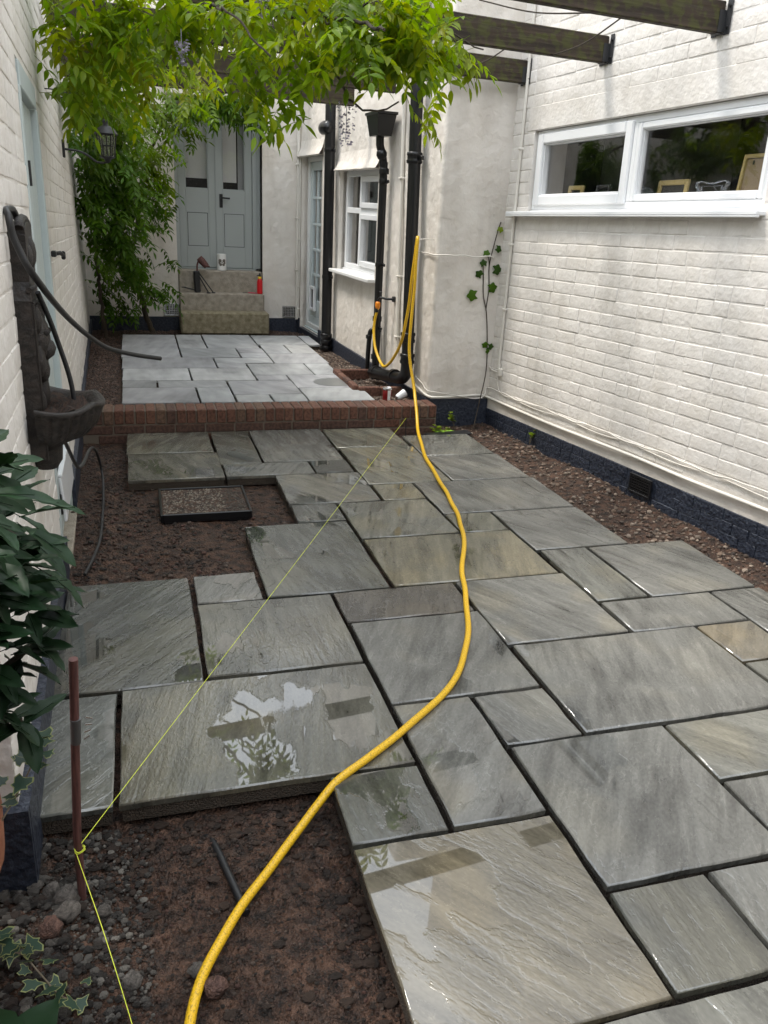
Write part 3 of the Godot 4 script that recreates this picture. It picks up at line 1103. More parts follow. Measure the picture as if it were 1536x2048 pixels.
	var rim := MB.new()
	rim.tube(curve(ring, 0.015), 0.011, 8)
	part(rim, "rim", M.acrylic, ac)
	var pn := MB.new()
	bars(pn, -0.085, 0.085, 0.0, 0.175, 0.008, -0.006, 0.006, 0.002)
	part(pn, "inner_edge", M.acrylic, ac)
	var stay := MB.new()
	stay.tube([Vector3(0.0, 0.17, -0.01), Vector3(0.005, 0.13, -0.03), Vector3(0.02, 0.04, -0.06)], 0.004, 6)
	part(stay, "strut", M.acrylic, ac)
	var bowl := thing("bowl", "grey glazed bowl upside down on the sill beside the mullion", "bowl", RW * at(Vector3(1.505, sy, -0.20), Basis.from_scale(Vector3(0.85, 0.6, 0.8))))
	var bm := MB.new()
	bm.lathe(Vector3.ZERO, [[0.088, 0.0], [0.09, 0.02], [0.082, 0.075], [0.06, 0.115], [0.03, 0.128], [0.03, 0.137], [0.0, 0.137]], 24)
	part(bm, "body", mat("grey_glaze", lin(0.10, 0.115, 0.12), 0.15), bowl)

func photo_frame(p: Vector3, w: float, h: float, m: Material, label: String, lean: float, backed: bool) -> void:
	var o := thing("photo_frame", label, "photo frame", RW * at(p, rot(-0.10, lean, 0)), "photo frames on the window sill")
	var mb := MB.new()
	bars(mb, -w / 2, w / 2, 0.0, h, 0.030 if not backed else 0.020, -0.010, 0.010, 0.003)
	part(mb, "frame", m, o)
	var bk := MB.new()
	bk.box(Vector3(0, h / 2, -0.004), Vector3(w - 0.05, h - 0.05, 0.004))
	part(bk, "backing", M.hardboard if backed and h > 0.2 else M.dark_room, o)
	if h > 0.2:
		var st := MB.new()
		st.cbox(Vector3(0.075, 0.062, 0.03), Vector3(0.06, 0.12, 0.006), 0.002, rot(0.28, 0, 0.18))
		part(st, "strut", M.wood_frame, o)
		for x in [-0.10, 0.05]:
			var cl := MB.new()
			cl.cbox(Vector3(x, h - 0.045, 0.004), Vector3(0.012, 0.022, 0.006), 0.002)
			part(cl, "turn_clip", M.black, o)

# ---------------------------------------------------------------- left-hand brick wall
func left_wall() -> void:
	var w := thing("brick_wall", "cream painted brick wall with a pale teal door, on the left", "wall", LW)
	var hole := [1.93, 2.86, -0.05, 2.215]
	part(wall_core(-0.05, 9.2, -0.4, 4.3, -0.32, -0.0022, [hole]), "wall_core", M.paint, w)
	lay_bricks(w, brick_places(-0.05, 8.95, 0.175, 3.2, 0.0862, [[1.925, 2.865, -0.1, 2.215]]), 0.0862, M.paint, EYE)
	# navy plinth: it follows the lower ground, then climbs with the terrace
	var pl := MB.new()
	for s in [[-0.07, 1.92, -0.35, 0.165, 0.165], [2.87, 4.35, -0.35, 0.165, 0.22], [4.35, 9.0, -0.35, 0.22, 0.46]]:
		var q := [Vector2(s[0], s[2]), Vector2(s[1], s[2]), Vector2(s[1], s[4]), Vector2(s[0], s[3])]
		pl.prism(q, -0.0065, 0.026)
	pl.box(Vector3(-0.077, -0.0925, -0.16), Vector3(0.03, 0.515, 0.37))
	part(pl, "plinth", M.navy, w)
	# door
	var fr := MB.new()
	fr.cbox(Vector3(1.965, 1.03, -0.04), Vector3(0.066, 2.16, 0.09), 0.004)
	fr.cbox(Vector3(2.826, 1.03, -0.04), Vector3(0.064, 2.16, 0.09), 0.004)
	fr.cbox(Vector3(2.395, 2.16, -0.04), Vector3(0.794, 0.10, 0.09), 0.004)
	var d := part(slabbox(2.0, 2.79, 0.0, 0.012, -0.08, -0.06), "door", M.teal, w)
	part(fr, "door_frame", M.teal, d)
	for k in 6:
		var x0 := 2.001 + k * 0.1315
		part(slabbox(x0, x0 + 0.128, 0.012, 2.105, -0.055, -0.026, 0.004), "board", M.teal, d)
	for y in [1.78, 1.05, 0.30]:
		var hm := MB.new()
		hm.tube([Vector3(1.999, y - 0.05, 0.008), Vector3(1.999, y + 0.05, 0.008)], 0.007, 6)
		for k in 5: hm.box(Vector3(2.012, y - 0.045 + k * 0.022, 0.007), Vector3(0.022, 0.006, 0.004))
		part(hm, "hinge", M.black, d)
	var lt := MB.new()
	lt.cbox(Vector3(2.90, 1.425, 0.020), Vector3(0.075, 0.032, 0.026), 0.005)
	lt.tube([Vector3(2.905, 1.425, 0.02), Vector3(2.93, 1.43, 0.05), Vector3(2.99, 1.415, 0.062)], 0.011, 7)
	lt.cbox(Vector3(2.995, 1.415, 0.062), Vector3(0.03, 0.045, 0.022), 0.006)
	part(lt, "latch", M.black, d)
	part(slabbox(1.94, 2.85, -0.09, -0.002, -0.05, 0.03, 0.006), "threshold", M.concrete, d)
	var bd := thing("white_board", "short white plastic weather board across the foot of the teal door", "board", LW * at(Vector3(2.22, 0.20, 0.012), rot(-0.05, 0, 0.0)))
	part(slabbox(-0.19, 0.56, 0.0, 0.225, 0.0, 0.016, 0.004), "panel", M.upvc, bd)
	part(slabbox(-0.19, 0.56, 0.227, 0.24, -0.002, 0.022, 0.003), "lip", M.upvc, bd)
	for q in [[3.667, 2.29, "rusty vine eye on the left wall, the nearer one above the door's corner"], [4.96, 2.44, "rusty vine eye on the left wall, the farther one under the leaves"]]:
		var e := thing("vine_eye", q[2], "wall hook", LW * at(Vector3(q[0], q[1], 0)), "vine eyes in the left wall")
		for dy in [0.0, 0.035]:
			var em := MB.new()
			em.tube([Vector3(dy * 0.6, dy, -0.01), Vector3(dy * 0.6, dy, 0.075)], 0.0035, 6)
			var rp := []
			for k in 13: rp.append(Vector3(dy * 0.6, dy + 0.012 * sin(TAU * k / 12.0), 0.087 - 0.012 * cos(TAU * k / 12.0)))
			em.tube(rp, 0.003, 5, false)
			part(em, "eye_screw", M.black, e)

# ---------------------------------------------------------------- rendered wall with glazed door, window and the pier
func rendered_wall() -> void:
	var w := thing("rendered_wall", "cream rendered house wall with glazed door, white window and square corner pier", "wall", AW)
	var dh := [-4.27, -3.36, 0.155, 2.215]
	var wh := [-2.68, -1.46, 1.02, 2.03]
	var path := func(s: float) -> Array:
		var r := 0.035
		if s <= -r: return [s, 0.0, 0.0, 1.0]
		var turn := 1.4704                      # the pier's front stands a little under square to the wall
		var arc := r * turn * 1.0
		if s <= -r + arc:
			var a := (s + r) / r
			return [-r + r * sin(a), -r + r * cos(a), sin(a), cos(a)]
		var e := [-r + r * sin(turn), -r + r * cos(turn)]
		var t := s + r - arc
		return [e[0] + cos(turn) * t, e[1] - sin(turn) * t, sin(turn), cos(turn)]
	var ss := steps(-4.45, -0.035, 0.05, [dh[0], dh[1], wh[0], wh[1]])
	ss.append_array([-0.023, -0.011, 0.001, 0.0125])
	ss.append_array(steps(0.05, 0.60, 0.04, []).slice(1))
	var bs := steps(0.0, 4.9, 0.05, [dh[2], dh[3], wh[2], wh[3]])
	bs = [-0.3] + bs
	part(plaster(path, ss, bs, [dh, wh], 0.014, 17), "render_coat", M.render, w)
	var core := wall_core(-4.45, -0.04, -0.3, 4.9, -0.34, -0.035, [dh, wh])
	part(core, "wall_core", M.render, w)
	var pc := MB.new()
	pc.box(Vector3(0.0, 0, 0), Vector3(0.50, 5.2, 0.40))
	# reveals
	var rv := MB.new()
	for h in [dh, wh]:
		var x0: float = h[0]
		var x1: float = h[1]
		rv.poly([Vector3(x0, h[2], 0.006), Vector3(x0, h[2], -0.3), Vector3(x0, h[3], -0.3), Vector3(x0, h[3], 0.006)], Vector3.RIGHT)
		rv.poly([Vector3(x1, h[2], 0.006), Vector3(x1, h[2], -0.3), Vector3(x1, h[3], -0.3), Vector3(x1, h[3], 0.006)], Vector3.LEFT)
		rv.poly([Vector3(x0, h[3], 0.006), Vector3(x0, h[3], -0.3), Vector3(x1, h[3], -0.3), Vector3(x1, h[3], 0.006)], Vector3.DOWN)
	part(rv, "reveal", M.render, w)
	# bell drip over each opening
	var dr := MB.new()
	for h in [dh, wh]:
		var x0: float = h[0] - 0.05
		var x1: float = h[1] + 0.05
		var y: float = h[3]
		var row := [[y + 0.17, 0.0], [y + 0.09, 0.012], [y + 0.03, 0.035], [y - 0.004, 0.060], [y - 0.014, 0.056], [y - 0.014, -0.02]]
		var rows := []
		for q in row:
			var r2 := []
			for k in 13:
				var jit := rr(-0.002, 0.002)
				r2.append(Vector3(lerpf(x0, x1, k / 12.0), q[0] + jit, q[1] + jit + 0.003))
			rows.append(r2)
		dr.surface(rows, true, false, Vector2(1.2, 0.3))
	part(dr, "drip_moulding", M.render, w)
	# plinth: rises a little towards the house end
	var pl := MB.new()
	for s in [[-4.44, -4.275, 0.262, 0.26], [-3.355, 0.012, 0.25, 0.178]]:
		pl.prism([Vector2(s[0], -0.3), Vector2(s[1], -0.3), Vector2(s[1], s[3]), Vector2(s[0], s[2])], -0.02, 0.022)
	pl.prism([Vector2(-4.27, -0.3), Vector2(-3.36, -0.3), Vector2(-3.36, 0.152), Vector2(-4.27, 0.152)], -0.25, 0.014)
	var dirp := Vector3(0.1002, 0, -0.995)
	var pb := Basis(dirp, Vector3.UP, dirp.cross(Vector3.UP))
	pl.box(Vector3(0.0, -0.065, 0.0) + dirp * 0.262 + pb.z * 0.002, Vector3(0.566, 0.47, 0.036), pb)
	part(pl, "plinth", M.navy, w)
	# glazed door, palest blue, panes in two columns and a cat flap
	var d := part(slabbox(-4.255, -3.375, 0.158, 0.176, -0.16, -0.05), "glazed_door", M.palegrey, w)
	var fr := MB.new()
	bars(fr, -4.262, -3.367, 0.178, 2.208, 0.055, -0.15, -0.07)
	part(fr, "door_frame", M.white_gloss, d)
	var lf := MB.new()
	bars(lf, -4.205, -3.424, 0.235, 2.15, 0.095, -0.135, -0.095)
	lf.cbox(Vector3(-3.8145, 0.435, -0.115), Vector3(0.588, 0.20, 0.03), 0.003)
	part(lf, "door_leaf", M.palegrey, d)
	var gb := MB.new()
	var px := [-4.11, -3.914, -3.716, -3.52]
	var py := [0.54, 0.84, 1.14, 1.44, 1.745, 2.05]
	for k in [1, 2]: gb.cbox(Vector3(px[k], 1.295, -0.115), Vector3(0.030, 1.51, 0.034), 0.004)
	for k in range(1, 5):
		for c in 3: gb.cbox(Vector3((px[c] + px[c + 1]) / 2, py[k], -0.115), Vector3(0.196 - 0.031, 0.030, 0.033), 0.004)
	part(gb, "glazing_bar", M.palegrey, d)
	for k in 5:
		for c in 3: part(slabbox(px[c] + 0.016, px[c + 1] - 0.016, py[k] + 0.016, py[k + 1] - 0.016, -0.118, -0.114), "pane", M.glass, d)
	var cf := MB.new()
	bars(cf, -4.09, -3.87, 0.40, 0.70, 0.035, -0.098, -0.06, 0.006)
	var fl := part(cf, "cat_flap", M.upvc, d)
	part(slabbox(-4.055, -3.905, 0.435, 0.665, -0.094, -0.088), "flap", M.dark_room, fl)
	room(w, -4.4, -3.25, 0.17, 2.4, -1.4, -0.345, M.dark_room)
	part(slabbox(-4.2, -3.43, 0.25, 2.15, -0.30, -0.29), "net_curtain", M.curtain, w)
	# white window of four lights
	var win := part(slabbox(wh[0] + 0.005, wh[1] - 0.005, 1.022, 1.04, -0.14, -0.05), "window", M.upvc, w)
	var wf := MB.new()
	bars(wf, -2.665, -1.475, 1.041, 2.02, 0.055, -0.13, -0.065)
	wf.cbox(Vector3(-2.175, 1.5305, -0.0975), Vector3(0.05, 0.869, 0.065), 0.004)
	wf.cbox(Vector3(-2.405, 1.635, -0.0975), Vector3(0.41, 0.055, 0.064), 0.004)
	wf.cbox(Vector3(-1.84, 1.635, -0.0975), Vector3(0.62, 0.055, 0.064), 0.004)
	part(wf, "window_frame", M.upvc, win)
	for q in [[-2.149, -1.531, 1.664, 1.964], [-2.149, -1.531, 1.097, 1.606]]:
		var sb := MB.new()
		bars(sb, q[0], q[1], q[2], q[3], 0.052, -0.115, -0.045, 0.006)
		part(sb, "opening_sash", M.upvc, win)
		part(slabbox(q[0] + 0.053, q[1] - 0.053, q[2] + 0.053, q[3] - 0.053, -0.092, -0.087), "pane", M.glass, win)
	part(slabbox(-2.609, -2.201, 1.664, 1.964, -0.1, -0.095), "pane", M.glass, win)
	part(slabbox(-2.609, -2.201, 1.097, 1.606, -0.1, -0.095), "pane", M.glass, win)
	var sl := MB.new()
	sl.cbox(Vector3(-2.07, 1.004, 0.02), Vector3(1.31, 0.034, 0.15), 0.006)
	part(sl, "window_sill", M.white_gloss, w)
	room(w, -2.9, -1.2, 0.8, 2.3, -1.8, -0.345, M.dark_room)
	for q in [[-2.60, -2.36], [-1.75, -1.52]]:
		var cu := MB.new()
		var rows := []
		for y in [1.0, 2.1]:
			var row := []
			for k in 25: row.append(Vector3(lerpf(q[0], q[1], k / 24.0), y, -0.42 + 0.018 * sin(k * 1.6)))
			rows.append(row)
		cu.surface(rows)
		part(cu, "curtain", M.curtain, w)

# ---------------------------------------------------------------- end wall with the double door
func end_wall() -> void:
	var w := thing("rendered_wall", "cream rendered end wall round the recessed grey double door", "wall", BW)
	var hole := [0.497, 1.556, 0.14, 2.80]
	var ss := steps(-0.75, 2.09, 0.05, [hole[0], hole[1]])
	var bs := [-0.3] + steps(0.0, 4.9, 0.05, [hole[2], hole[3]])
	part(plaster(func(s): return [s, 0.0, 0.0, 1.0], ss, bs, [hole], 0.014, 27), "render_coat", M.render, w)
	part(wall_core(-0.75, 2.4, -0.3, 4.9, -0.40, -0.03, [hole]), "wall_core", M.render, w)
	var rv := MB.new()
	rv.poly([Vector3(hole[0], 0.14, 0.004), Vector3(hole[0], 0.14, -0.4), Vector3(hole[0], 2.8, -0.4), Vector3(hole[0], 2.8, 0.004)], Vector3.RIGHT)
	rv.poly([Vector3(hole[1], 0.14, 0.004), Vector3(hole[1], 0.14, -0.4), Vector3(hole[1], 2.8, -0.4), Vector3(hole[1], 2.8, 0.004)], Vector3.LEFT)
	rv.poly([Vector3(hole[0], 2.8, 0.004), Vector3(hole[0], 2.8, -0.4), Vector3(hole[1], 2.8, -0.4), Vector3(hole[1], 2.8, 0.004)], Vector3.DOWN)
	part(rv, "reveal", M.render, w)
	var hd := MB.new()
	hd.cbox(Vector3(1.03, 2.865, 0.02), Vector3(1.24, 0.10, 0.09), 0.012)
	hd.cbox(Vector3(1.03, 2.925, 0.03), Vector3(1.30, 0.022, 0.12), 0.006)
	part(hd, "door_head", M.render, w)
	var pl := MB.new()
	pl.box(Vector3(-0.12, -0.015, -0.004), Vector3(1.235, 0.57, 0.048))
	pl.box(Vector3(1.832, -0.015, -0.004), Vector3(0.55, 0.57, 0.048))
	part(pl, "plinth", M.navy, w)
	air_vent(w, 0.31, 0.495, 0.285, 0.435, 0.018, M.tin)
	air_vent(w, 1.81, 2.0, 0.285, 0.43, 0.018, M.tin)
	# double door
	var d := part(slabbox(0.50, 1.49, 0.852, 0.868, -0.27, -0.16), "double_door", M.door, w)
	var fr := MB.new()
	fr.cbox(Vector3(0.522, 1.824, -0.215), Vector3(0.044, 1.912, 0.09), 0.004)
	fr.cbox(Vector3(1.482, 1.824, -0.215), Vector3(0.056, 1.912, 0.09), 0.004)
	fr.cbox(Vector3(1.002, 2.75, -0.215), Vector3(0.915, 0.06, 0.09), 0.004)
	part(fr, "door_frame", M.door, d)
	var jm := slabbox(1.511, 1.554, 0.87, 2.795, -0.24, -0.17, 0.004)
	part(jm, "door_jamb", M.door, d)
	for k in 2:
		var x0 := 0.546 + k * 0.454
		var x1 := x0 + 0.452
		var z0 := -0.24
		var z1 := -0.20
		var lf := MB.new()
		lf.cbox(Vector3(x0 + 0.042, 1.795, -0.22), Vector3(0.084, 1.845, 0.04), 0.004)
		lf.cbox(Vector3(x1 - 0.042, 1.795, -0.22), Vector3(0.084, 1.845, 0.04), 0.004)
		lf.cbox(Vector3((x0 + x1) / 2, 2.67, -0.22), Vector3(0.284, 0.10, 0.04), 0.004)
		lf.cbox(Vector3((x0 + x1) / 2, 1.34, -0.22), Vector3(0.284, 0.935, 0.04), 0.004)
		var leaf := part(lf, "door_leaf", M.door, d)
		var gr := MB.new()
		bars(gr, x0 + 0.10, x1 - 0.10, 1.13, 1.53, 0.006, -0.201, -0.1985, 0.0)
		part(gr, "panel_groove", M.seam, leaf)
		var bd := MB.new()
		bars(bd, x0 + 0.084, x1 - 0.084, 1.8075, 2.62, 0.012, -0.235, -0.205, 0.003)
		part(bd, "glazing_bead", M.door, leaf)
		part(slabbox(x0 + 0.096, x1 - 0.096, 1.82, 2.61, -0.222, -0.218), "pane", M.glass, leaf)
	part(slabbox(0.996, 1.004, 0.875, 2.715, -0.199, -0.190, 0.002), "meeting_bead", M.door, d)
	var h := part(slabbox(1.045, 1.085, 1.60, 1.76, -0.20, -0.188, 0.004), "handle", M.black, d)
	var hv := MB.new()
	hv.tube([Vector3(1.065, 1.715, -0.19), Vector3(1.065, 1.715, -0.15), Vector3(1.08, 1.715, -0.138), Vector3(1.17, 1.712, -0.138)], 0.010, 8)
	part(hv, "lever", M.black, h)
	# blind and dark hall behind the panes
	part(slabbox(0.55, 0.97, 1.93, 2.66, -0.285, -0.280), "blind", M.blind, w)
	part(slabbox(1.03, 1.27, 1.90, 2.66, -0.285, -0.280), "blind", M.blind, w)
	part(slabbox(1.29, 1.40, 1.80, 2.66, -0.31, -0.30), "curtain", M.curtain, w)
	room(w, 0.35, 1.70, 0.80, 2.85, -1.6, -0.41, M.dark_room)

# the rest of the yard, behind the photographer
func garden_walls() -> void:
	var w := thing("garden_wall", "dark grey rendered building closing the yard behind the photographer", "wall")
	part(slabbox(-4.4, 5.5, -0.4, 5.2, 3.6, 3.9), "wall", M.yard_wall, w)
	w = thing("garden_wall", "dark grey garden wall on the left behind the photographer", "wall")
	part(slabbox(-4.3, -4.0, -0.4, 3.6, -2.3, 3.6), "wall", M.yard_wall, w)

func edging() -> void:
	var w := thing("brick_edging", "low red brick retaining wall along the front of the upper terrace", "low wall", at(Vector3(0, 0, -6.16)))
	part(slabbox(-0.46, 2.335, -0.2, 0.158, -0.222, -0.012), "mortar_core", M.mortar, w)
	var vs := []
	for k in 8:
		var mb := MB.new()
		mb.cbox(Vector3.ZERO, Vector3(0.065, 0.105, 0.225) * rr(0.985, 1.01), 0.006)
		for i in mb.v.size(): mb.v[i] += Vector3(rr(-1, 1), rr(-1, 1), rr(-1, 1)) * 0.0008
		for i in mb.v.size(): mb.uv[i] += Vector2(k * 0.31, k * 0.17)
		vs.append(mb.mesh())
	var x := -0.445
	var i := 0
	while x < 2.33:
		part(vs[rng.randi() % 8], "brick", M.brick[[0, 1, 2, 0, 3, 1, 0][rng.randi() % 7]], w, Transform3D(rot(rr(-0.02, 0.02), rr(-0.02, 0.02), rr(-0.02, 0.02)), Vector3(x + 0.035, 0.1145 + rr(-0.002, 0.002), -0.1125 + rr(-0.003, 0.003))))
		x += 0.0752
		i += 1
	var ls := []
	for k in 5:
		var mb := MB.new()
		mb.cbox(Vector3.ZERO, Vector3(0.215, 0.065, 0.10), 0.006)
		for j in mb.v.size(): mb.uv[j] += Vector2(k * 0.31, k * 0.17)
		ls.append(mb.mesh())
	for r in 2:
		x = -0.45 + (0.0 if r == 0 else 0.11)
		while x < 2.28:
			part(ls[rng.randi() % 5], "lower_brick", M.brick[[2, 0, 2][rng.randi() % 3]], w, Transform3D(rot(0, rr(-0.01, 0.01), 0), Vector3(minf(x + 0.108, 2.222), 0.0205 - r * 0.075, -0.056 + rr(-0.002, 0.002))))
			x += 0.225
	# gully surround of four coping bricks
	var g := thing("gully_surround", "small red brick kerb round the drain under the black downpipes", "drain kerb", at(Vector3(1.80, 0.10, -7.20)))
	for q in [[Vector3(0.0, 0.055, 0.0), 0.0, 0.80], [Vector3(0.22, 0.045, 0.41), PI / 2, 0.40], [Vector3(0.18, 0.045, -0.41), PI / 2, 0.33]]:
		var n := int(q[2] / 0.2)
		for k in n:
			var t := (k + 0.5) / n - 0.5
			var b := rot(0, q[1], 0)
			var mb := MB.new()
			mb.cbox(Vector3.ZERO, Vector3(0.055, 0.10, q[2] / n - 0.006), 0.008)
			part(mb, "brick", M.brick[k % 3], g, Transform3D(b * rot(0, 0, rr(-0.03, 0.03)), q[0] + b * Vector3(0, rr(-0.003, 0.003), t * q[2])))

func door_steps() -> void:
	var s := thing("door_steps", "three worn concrete steps up to the grey double door", "steps")
	var a := MB.new()
	a.cbox(Vector3(1.035, 0.245, -10.575), Vector3(1.09, 0.27, 0.41), 0.018)
	part(a, "step", M.moss_concrete, s)
	a = MB.new()
	a.cbox(Vector3(1.022, 0.350, -10.672), Vector3(1.05, 0.48, 0.21), 0.014)
	part(a, "step", M.concrete, s)
	a = MB.new()
	a.cbox(Vector3(1.022, 0.500, -10.886), Vector3(1.04, 0.70, 0.28), 0.012)
	part(a, "step", M.concrete, s)

# ---------------------------------------------------------------- pipes and cables
func pipe_clip(mb: MB, p: Vector3, r: float) -> void:
	mb.lathe(p - Vector3(0, 0.018, 0), [[r, 0.0], [r + 0.006, 0.001], [r + 0.006, 0.035], [r, 0.036]], 16)
	mb.cbox(p + Vector3(r + 0.028, 0, -r * 0.4), Vector3(0.05, 0.026, 0.02), 0.004)

func pipes() -> void:
	# left-most: wide soil pipe with an oval head
	var a := thing("downpipe", "thick black downpipe between the glazed door and the white window", "downpipe", AW * at(Vector3(-2.80, 0, 0.085)))
	var mb := MB.new()
	mb.tube([Vector3(-0.03, 2.9, 0), Vector3(0.0, 1.2, 0), Vector3(0.02, 0.10, 0)], 0.056, 18)
	part(mb, "pipe", M.black_pipe, a)
	mb = MB.new()
	for y in [0.10, 0.17, 0.24]:
		mb = MB.new()
		mb.lathe(Vector3(0.018, y, 0), [[0.056, 0.0], [0.068, 0.004], [0.068, 0.05], [0.056, 0.056]], 18)
		part(mb, "socket", M.black_pipe, a)
	mb = MB.new()
	pipe_clip(mb, Vector3(-0.015, 2.22, 0), 0.056)
	part(mb, "clip", M.black_pipe, a)
	mb = MB.new()
	pipe_clip(mb, Vector3(0.008, 0.92, 0), 0.056)
	part(mb, "clip", M.black_pipe, a)
	mb = MB.new()
	var rows := []
	for q in [[0.0, -0.085], [0.10, -0.083], [0.135, -0.06], [0.145, 0.0], [0.135, 0.06], [0.10, 0.083], [0.0, 0.085]]:
		var row := []
		for k in 17:
			var t := TAU * k / 16.0
			row.append(Vector3(-0.085 + q[1] * 1.5 + 0.0, 2.44 + sin(t) * q[0] * 0.50, 0.03 + cos(t) * q[0] * 0.45))
		rows.append(row)
	mb.surface(rows, false)
	part(mb, "oval_head", M.black_pipe, a)
	# middle: rainwater pipe with hopper
	a = thing("downpipe", "slim black downpipe with a box hopper, in front of the white window", "downpipe", AW * at(Vector3(-1.15, 0, 0.07)))
	mb = MB.new()
	mb.tube(curve([Vector3(0.0, 2.34, 0.05), Vector3(0.0, 2.20, 0.05), Vector3(-0.01, 2.12, 0.02), Vector3(-0.012, 2.02, 0.0)]), 0.036, 14)
	mb.tube([Vector3(-0.012, 2.06, 0), Vector3(0.0, 1.1, 0), Vector3(0.015, 0.08, 0)], 0.036, 16)
	part(mb, "pipe", M.black_pipe, a)
	mb = MB.new()
	mb.lathe(Vector3(0.0, 2.12, 0.03), [[0.0, -0.045], [0.03, -0.04], [0.047, -0.01], [0.047, 0.02], [0.03, 0.045], [0.0, 0.05]], 16)
	part(mb, "elbow", M.black_pipe, a)
	for y in [1.96, 0.66, 0.30]:
		mb = MB.new()
		mb.lathe(Vector3(0.002, y, 0), [[0.036, 0.0], [0.044, 0.003], [0.044, 0.045], [0.036, 0.05]], 16)
		part(mb, "socket", M.black_pipe, a)
	for y in [1.90, 1.18, 0.60]:
		mb = MB.new()
		pipe_clip(mb, Vector3(0.0, y, 0), 0.036)
		part(mb, "clip", M.black_pipe, a)
	mb = MB.new()
	rows = []
	for q in [[0.085, 0.065, 2.265], [0.125, 0.085, 2.43], [0.135, 0.095, 2.435], [0.135, 0.095, 2.455], [0.12, 0.08, 2.455], [0.085, 0.06, 2.30]]:
		rows.append([Vector3(-q[0] * 1.25, q[2], -q[1] + 0.05), Vector3(q[0] * 1.25, q[2], -q[1] + 0.05), Vector3(q[0] * 1.25, q[2], q[1] + 0.05), Vector3(-q[0] * 1.25, q[2], q[1] + 0.05)])
	for i in rows.size() - 1:
		for k in 4: mb.poly([rows[i][k], rows[i][(k + 1) % 4], rows[i + 1][(k + 1) % 4], rows[i + 1][k]], (rows[i][k] + rows[i][(k + 1) % 4] - Vector3(0, 2 * rows[i][k].y, 0.1)) * (1 if i < 3 else -1) + Vector3(0, 0.01, 0))
	mb.poly(rows[0], Vector3.DOWN)
	part(mb, "hopper", M.black_pipe, a)
	# right: soil pipe with the sideways branch into the gully
	a = thing("downpipe", "tall black soil pipe beside the pier, turning sideways at its foot", "downpipe", AW)
	mb = MB.new()
	mb.tube([Vector3(-0.50, 3.6, 0.085), Vector3(-0.435, 2.6, 0.085), Vector3(-0.36, 1.4, 0.085), Vector3(-0.295, 0.42, 0.085)], 0.051, 18)
	part(mb, "pipe", M.black_pipe, a)
	for q in [[-0.405, 2.03], [-0.315, 0.60], [-0.30, 0.42]]:
		mb = MB.new()
		mb.lathe(Vector3(q[0], q[1], 0.085), [[0.051, -0.005], [0.064, 0.0], [0.066, 0.02], [0.060, 0.024], [0.060, 0.055], [0.066, 0.06], [0.064, 0.08], [0.051, 0.085]], 18)
		part(mb, "collar", M.black_pipe, a)
	part(slabbox(-0.38, -0.29, 2.055, 2.085, 0.045, 0.075, 0.005), "clip", M.black_pipe, a)
	mb = MB.new()
	mb.tube(curve([Vector3(-0.295, 0.44, 0.085), Vector3(-0.30, 0.33, 0.09), Vector3(-0.36, 0.275, 0.10), Vector3(-0.60, 0.245, 0.12), Vector3(-1.02, 0.20, 0.14)]), 0.053, 16)
	part(mb, "branch", M.black_pipe, a)
	for x in [-0.50, -0.92]:
		mb = MB.new()
		mb.tube([Vector3(x, 0.265 + (x + 0.5) * 0.12, 0.108 - (x + 0.5) * 0.05), Vector3(x - 0.05, 0.259 + (x + 0.5) * 0.12, 0.110 - (x + 0.5) * 0.05)], 0.062, 16)
		part(mb, "branch_collar", M.black_pipe, a)
	# short waste pipe
	a = thing("waste_pipe", "short black waste pipe bending out of the wall into the drain", "pipe", AW)
	mb = MB.new()
	mb.tube(curve([Vector3(-1.235, 0.565, -0.02), Vector3(-1.24, 0.575, 0.06), Vector3(-1.245, 0.54, 0.10), Vector3(-1.25, 0.06, 0.115)], 0.015), 0.024, 12)
	part(mb, "pipe", M.black_pipe, a)
	mb = MB.new()
	mb.lathe(Vector3(-1.247, 0.48, 0.11), [[0.024, 0.0], [0.031, 0.003], [0.031, 0.035], [0.024, 0.038]], 14)
	part(mb, "socket", M.black_pipe, a)
	# painted conduits and cables
	conduit("cream_conduit", "cream painted conduit in the corner between end wall and glazed door, the taller one", [AW * Vector3(-4.345, 2.75, 0.03), AW * Vector3(-4.335, 0.24, 0.03)], 0.022, true)
	conduit("cream_conduit", "thin cream conduit beside the glazed door frame, with small clips", [AW * Vector3(-4.29, 2.28, 0.02), AW * Vector3(-4.285, 0.9, 0.018), AW * Vector3(-4.31, 0.42, 0.018), AW * Vector3(-4.31, 0.25, 0.018)], 0.010, true)
	conduit("cream_conduit", "flat cream conduit left of the soil pipe, running down the whole wall", [AW * Vector3(-0.89, 2.9, 0.02), AW * Vector3(-0.80, 1.6, 0.02), AW * Vector3(-0.73, 0.62, 0.02), AW * Vector3(-0.71, 0.46, 0.02)], 0.017, true)
	conduit("cream_conduit", "thin cream pipe close beside the soil pipe, joined to its neighbour low down", [AW * Vector3(-0.66, 3.0, 0.018), AW * Vector3(-0.60, 1.9, 0.018), AW * Vector3(-0.56, 1.2, 0.018), AW * Vector3(-0.60, 0.72, 0.018)], 0.011, true)
	conduit("cream_conduit", "cream conduit up the brick wall beside the long window", [RW * Vector3(0.268, 3.2, 0.016), RW * Vector3(0.245, 1.8, 0.016), RW * Vector3(0.225, 1.1, 0.016), RW * Vector3(0.207, 0.47, 0.016)], 0.0125, true)
	var run := [AW * Vector3(-0.25, 0.235, 0.014), AW * Vector3(0.0, 0.203, 0.014)]
	var q0 := AW * Vector3(0.03, 0.195, 0.0)
	run.append(q0 + Vector3(0.02, 0, 0.03))
	run.append(RW * Vector3(0.022, 0.195, 0.06))
	run.append(RW * Vector3(0.05, 0.190, 0.03))
	for k in range(1, 9): run.append(RW * Vector3(0.05 + k * 0.5, 0.176 + 0.004 * sin(k * 2.1), 0.026))
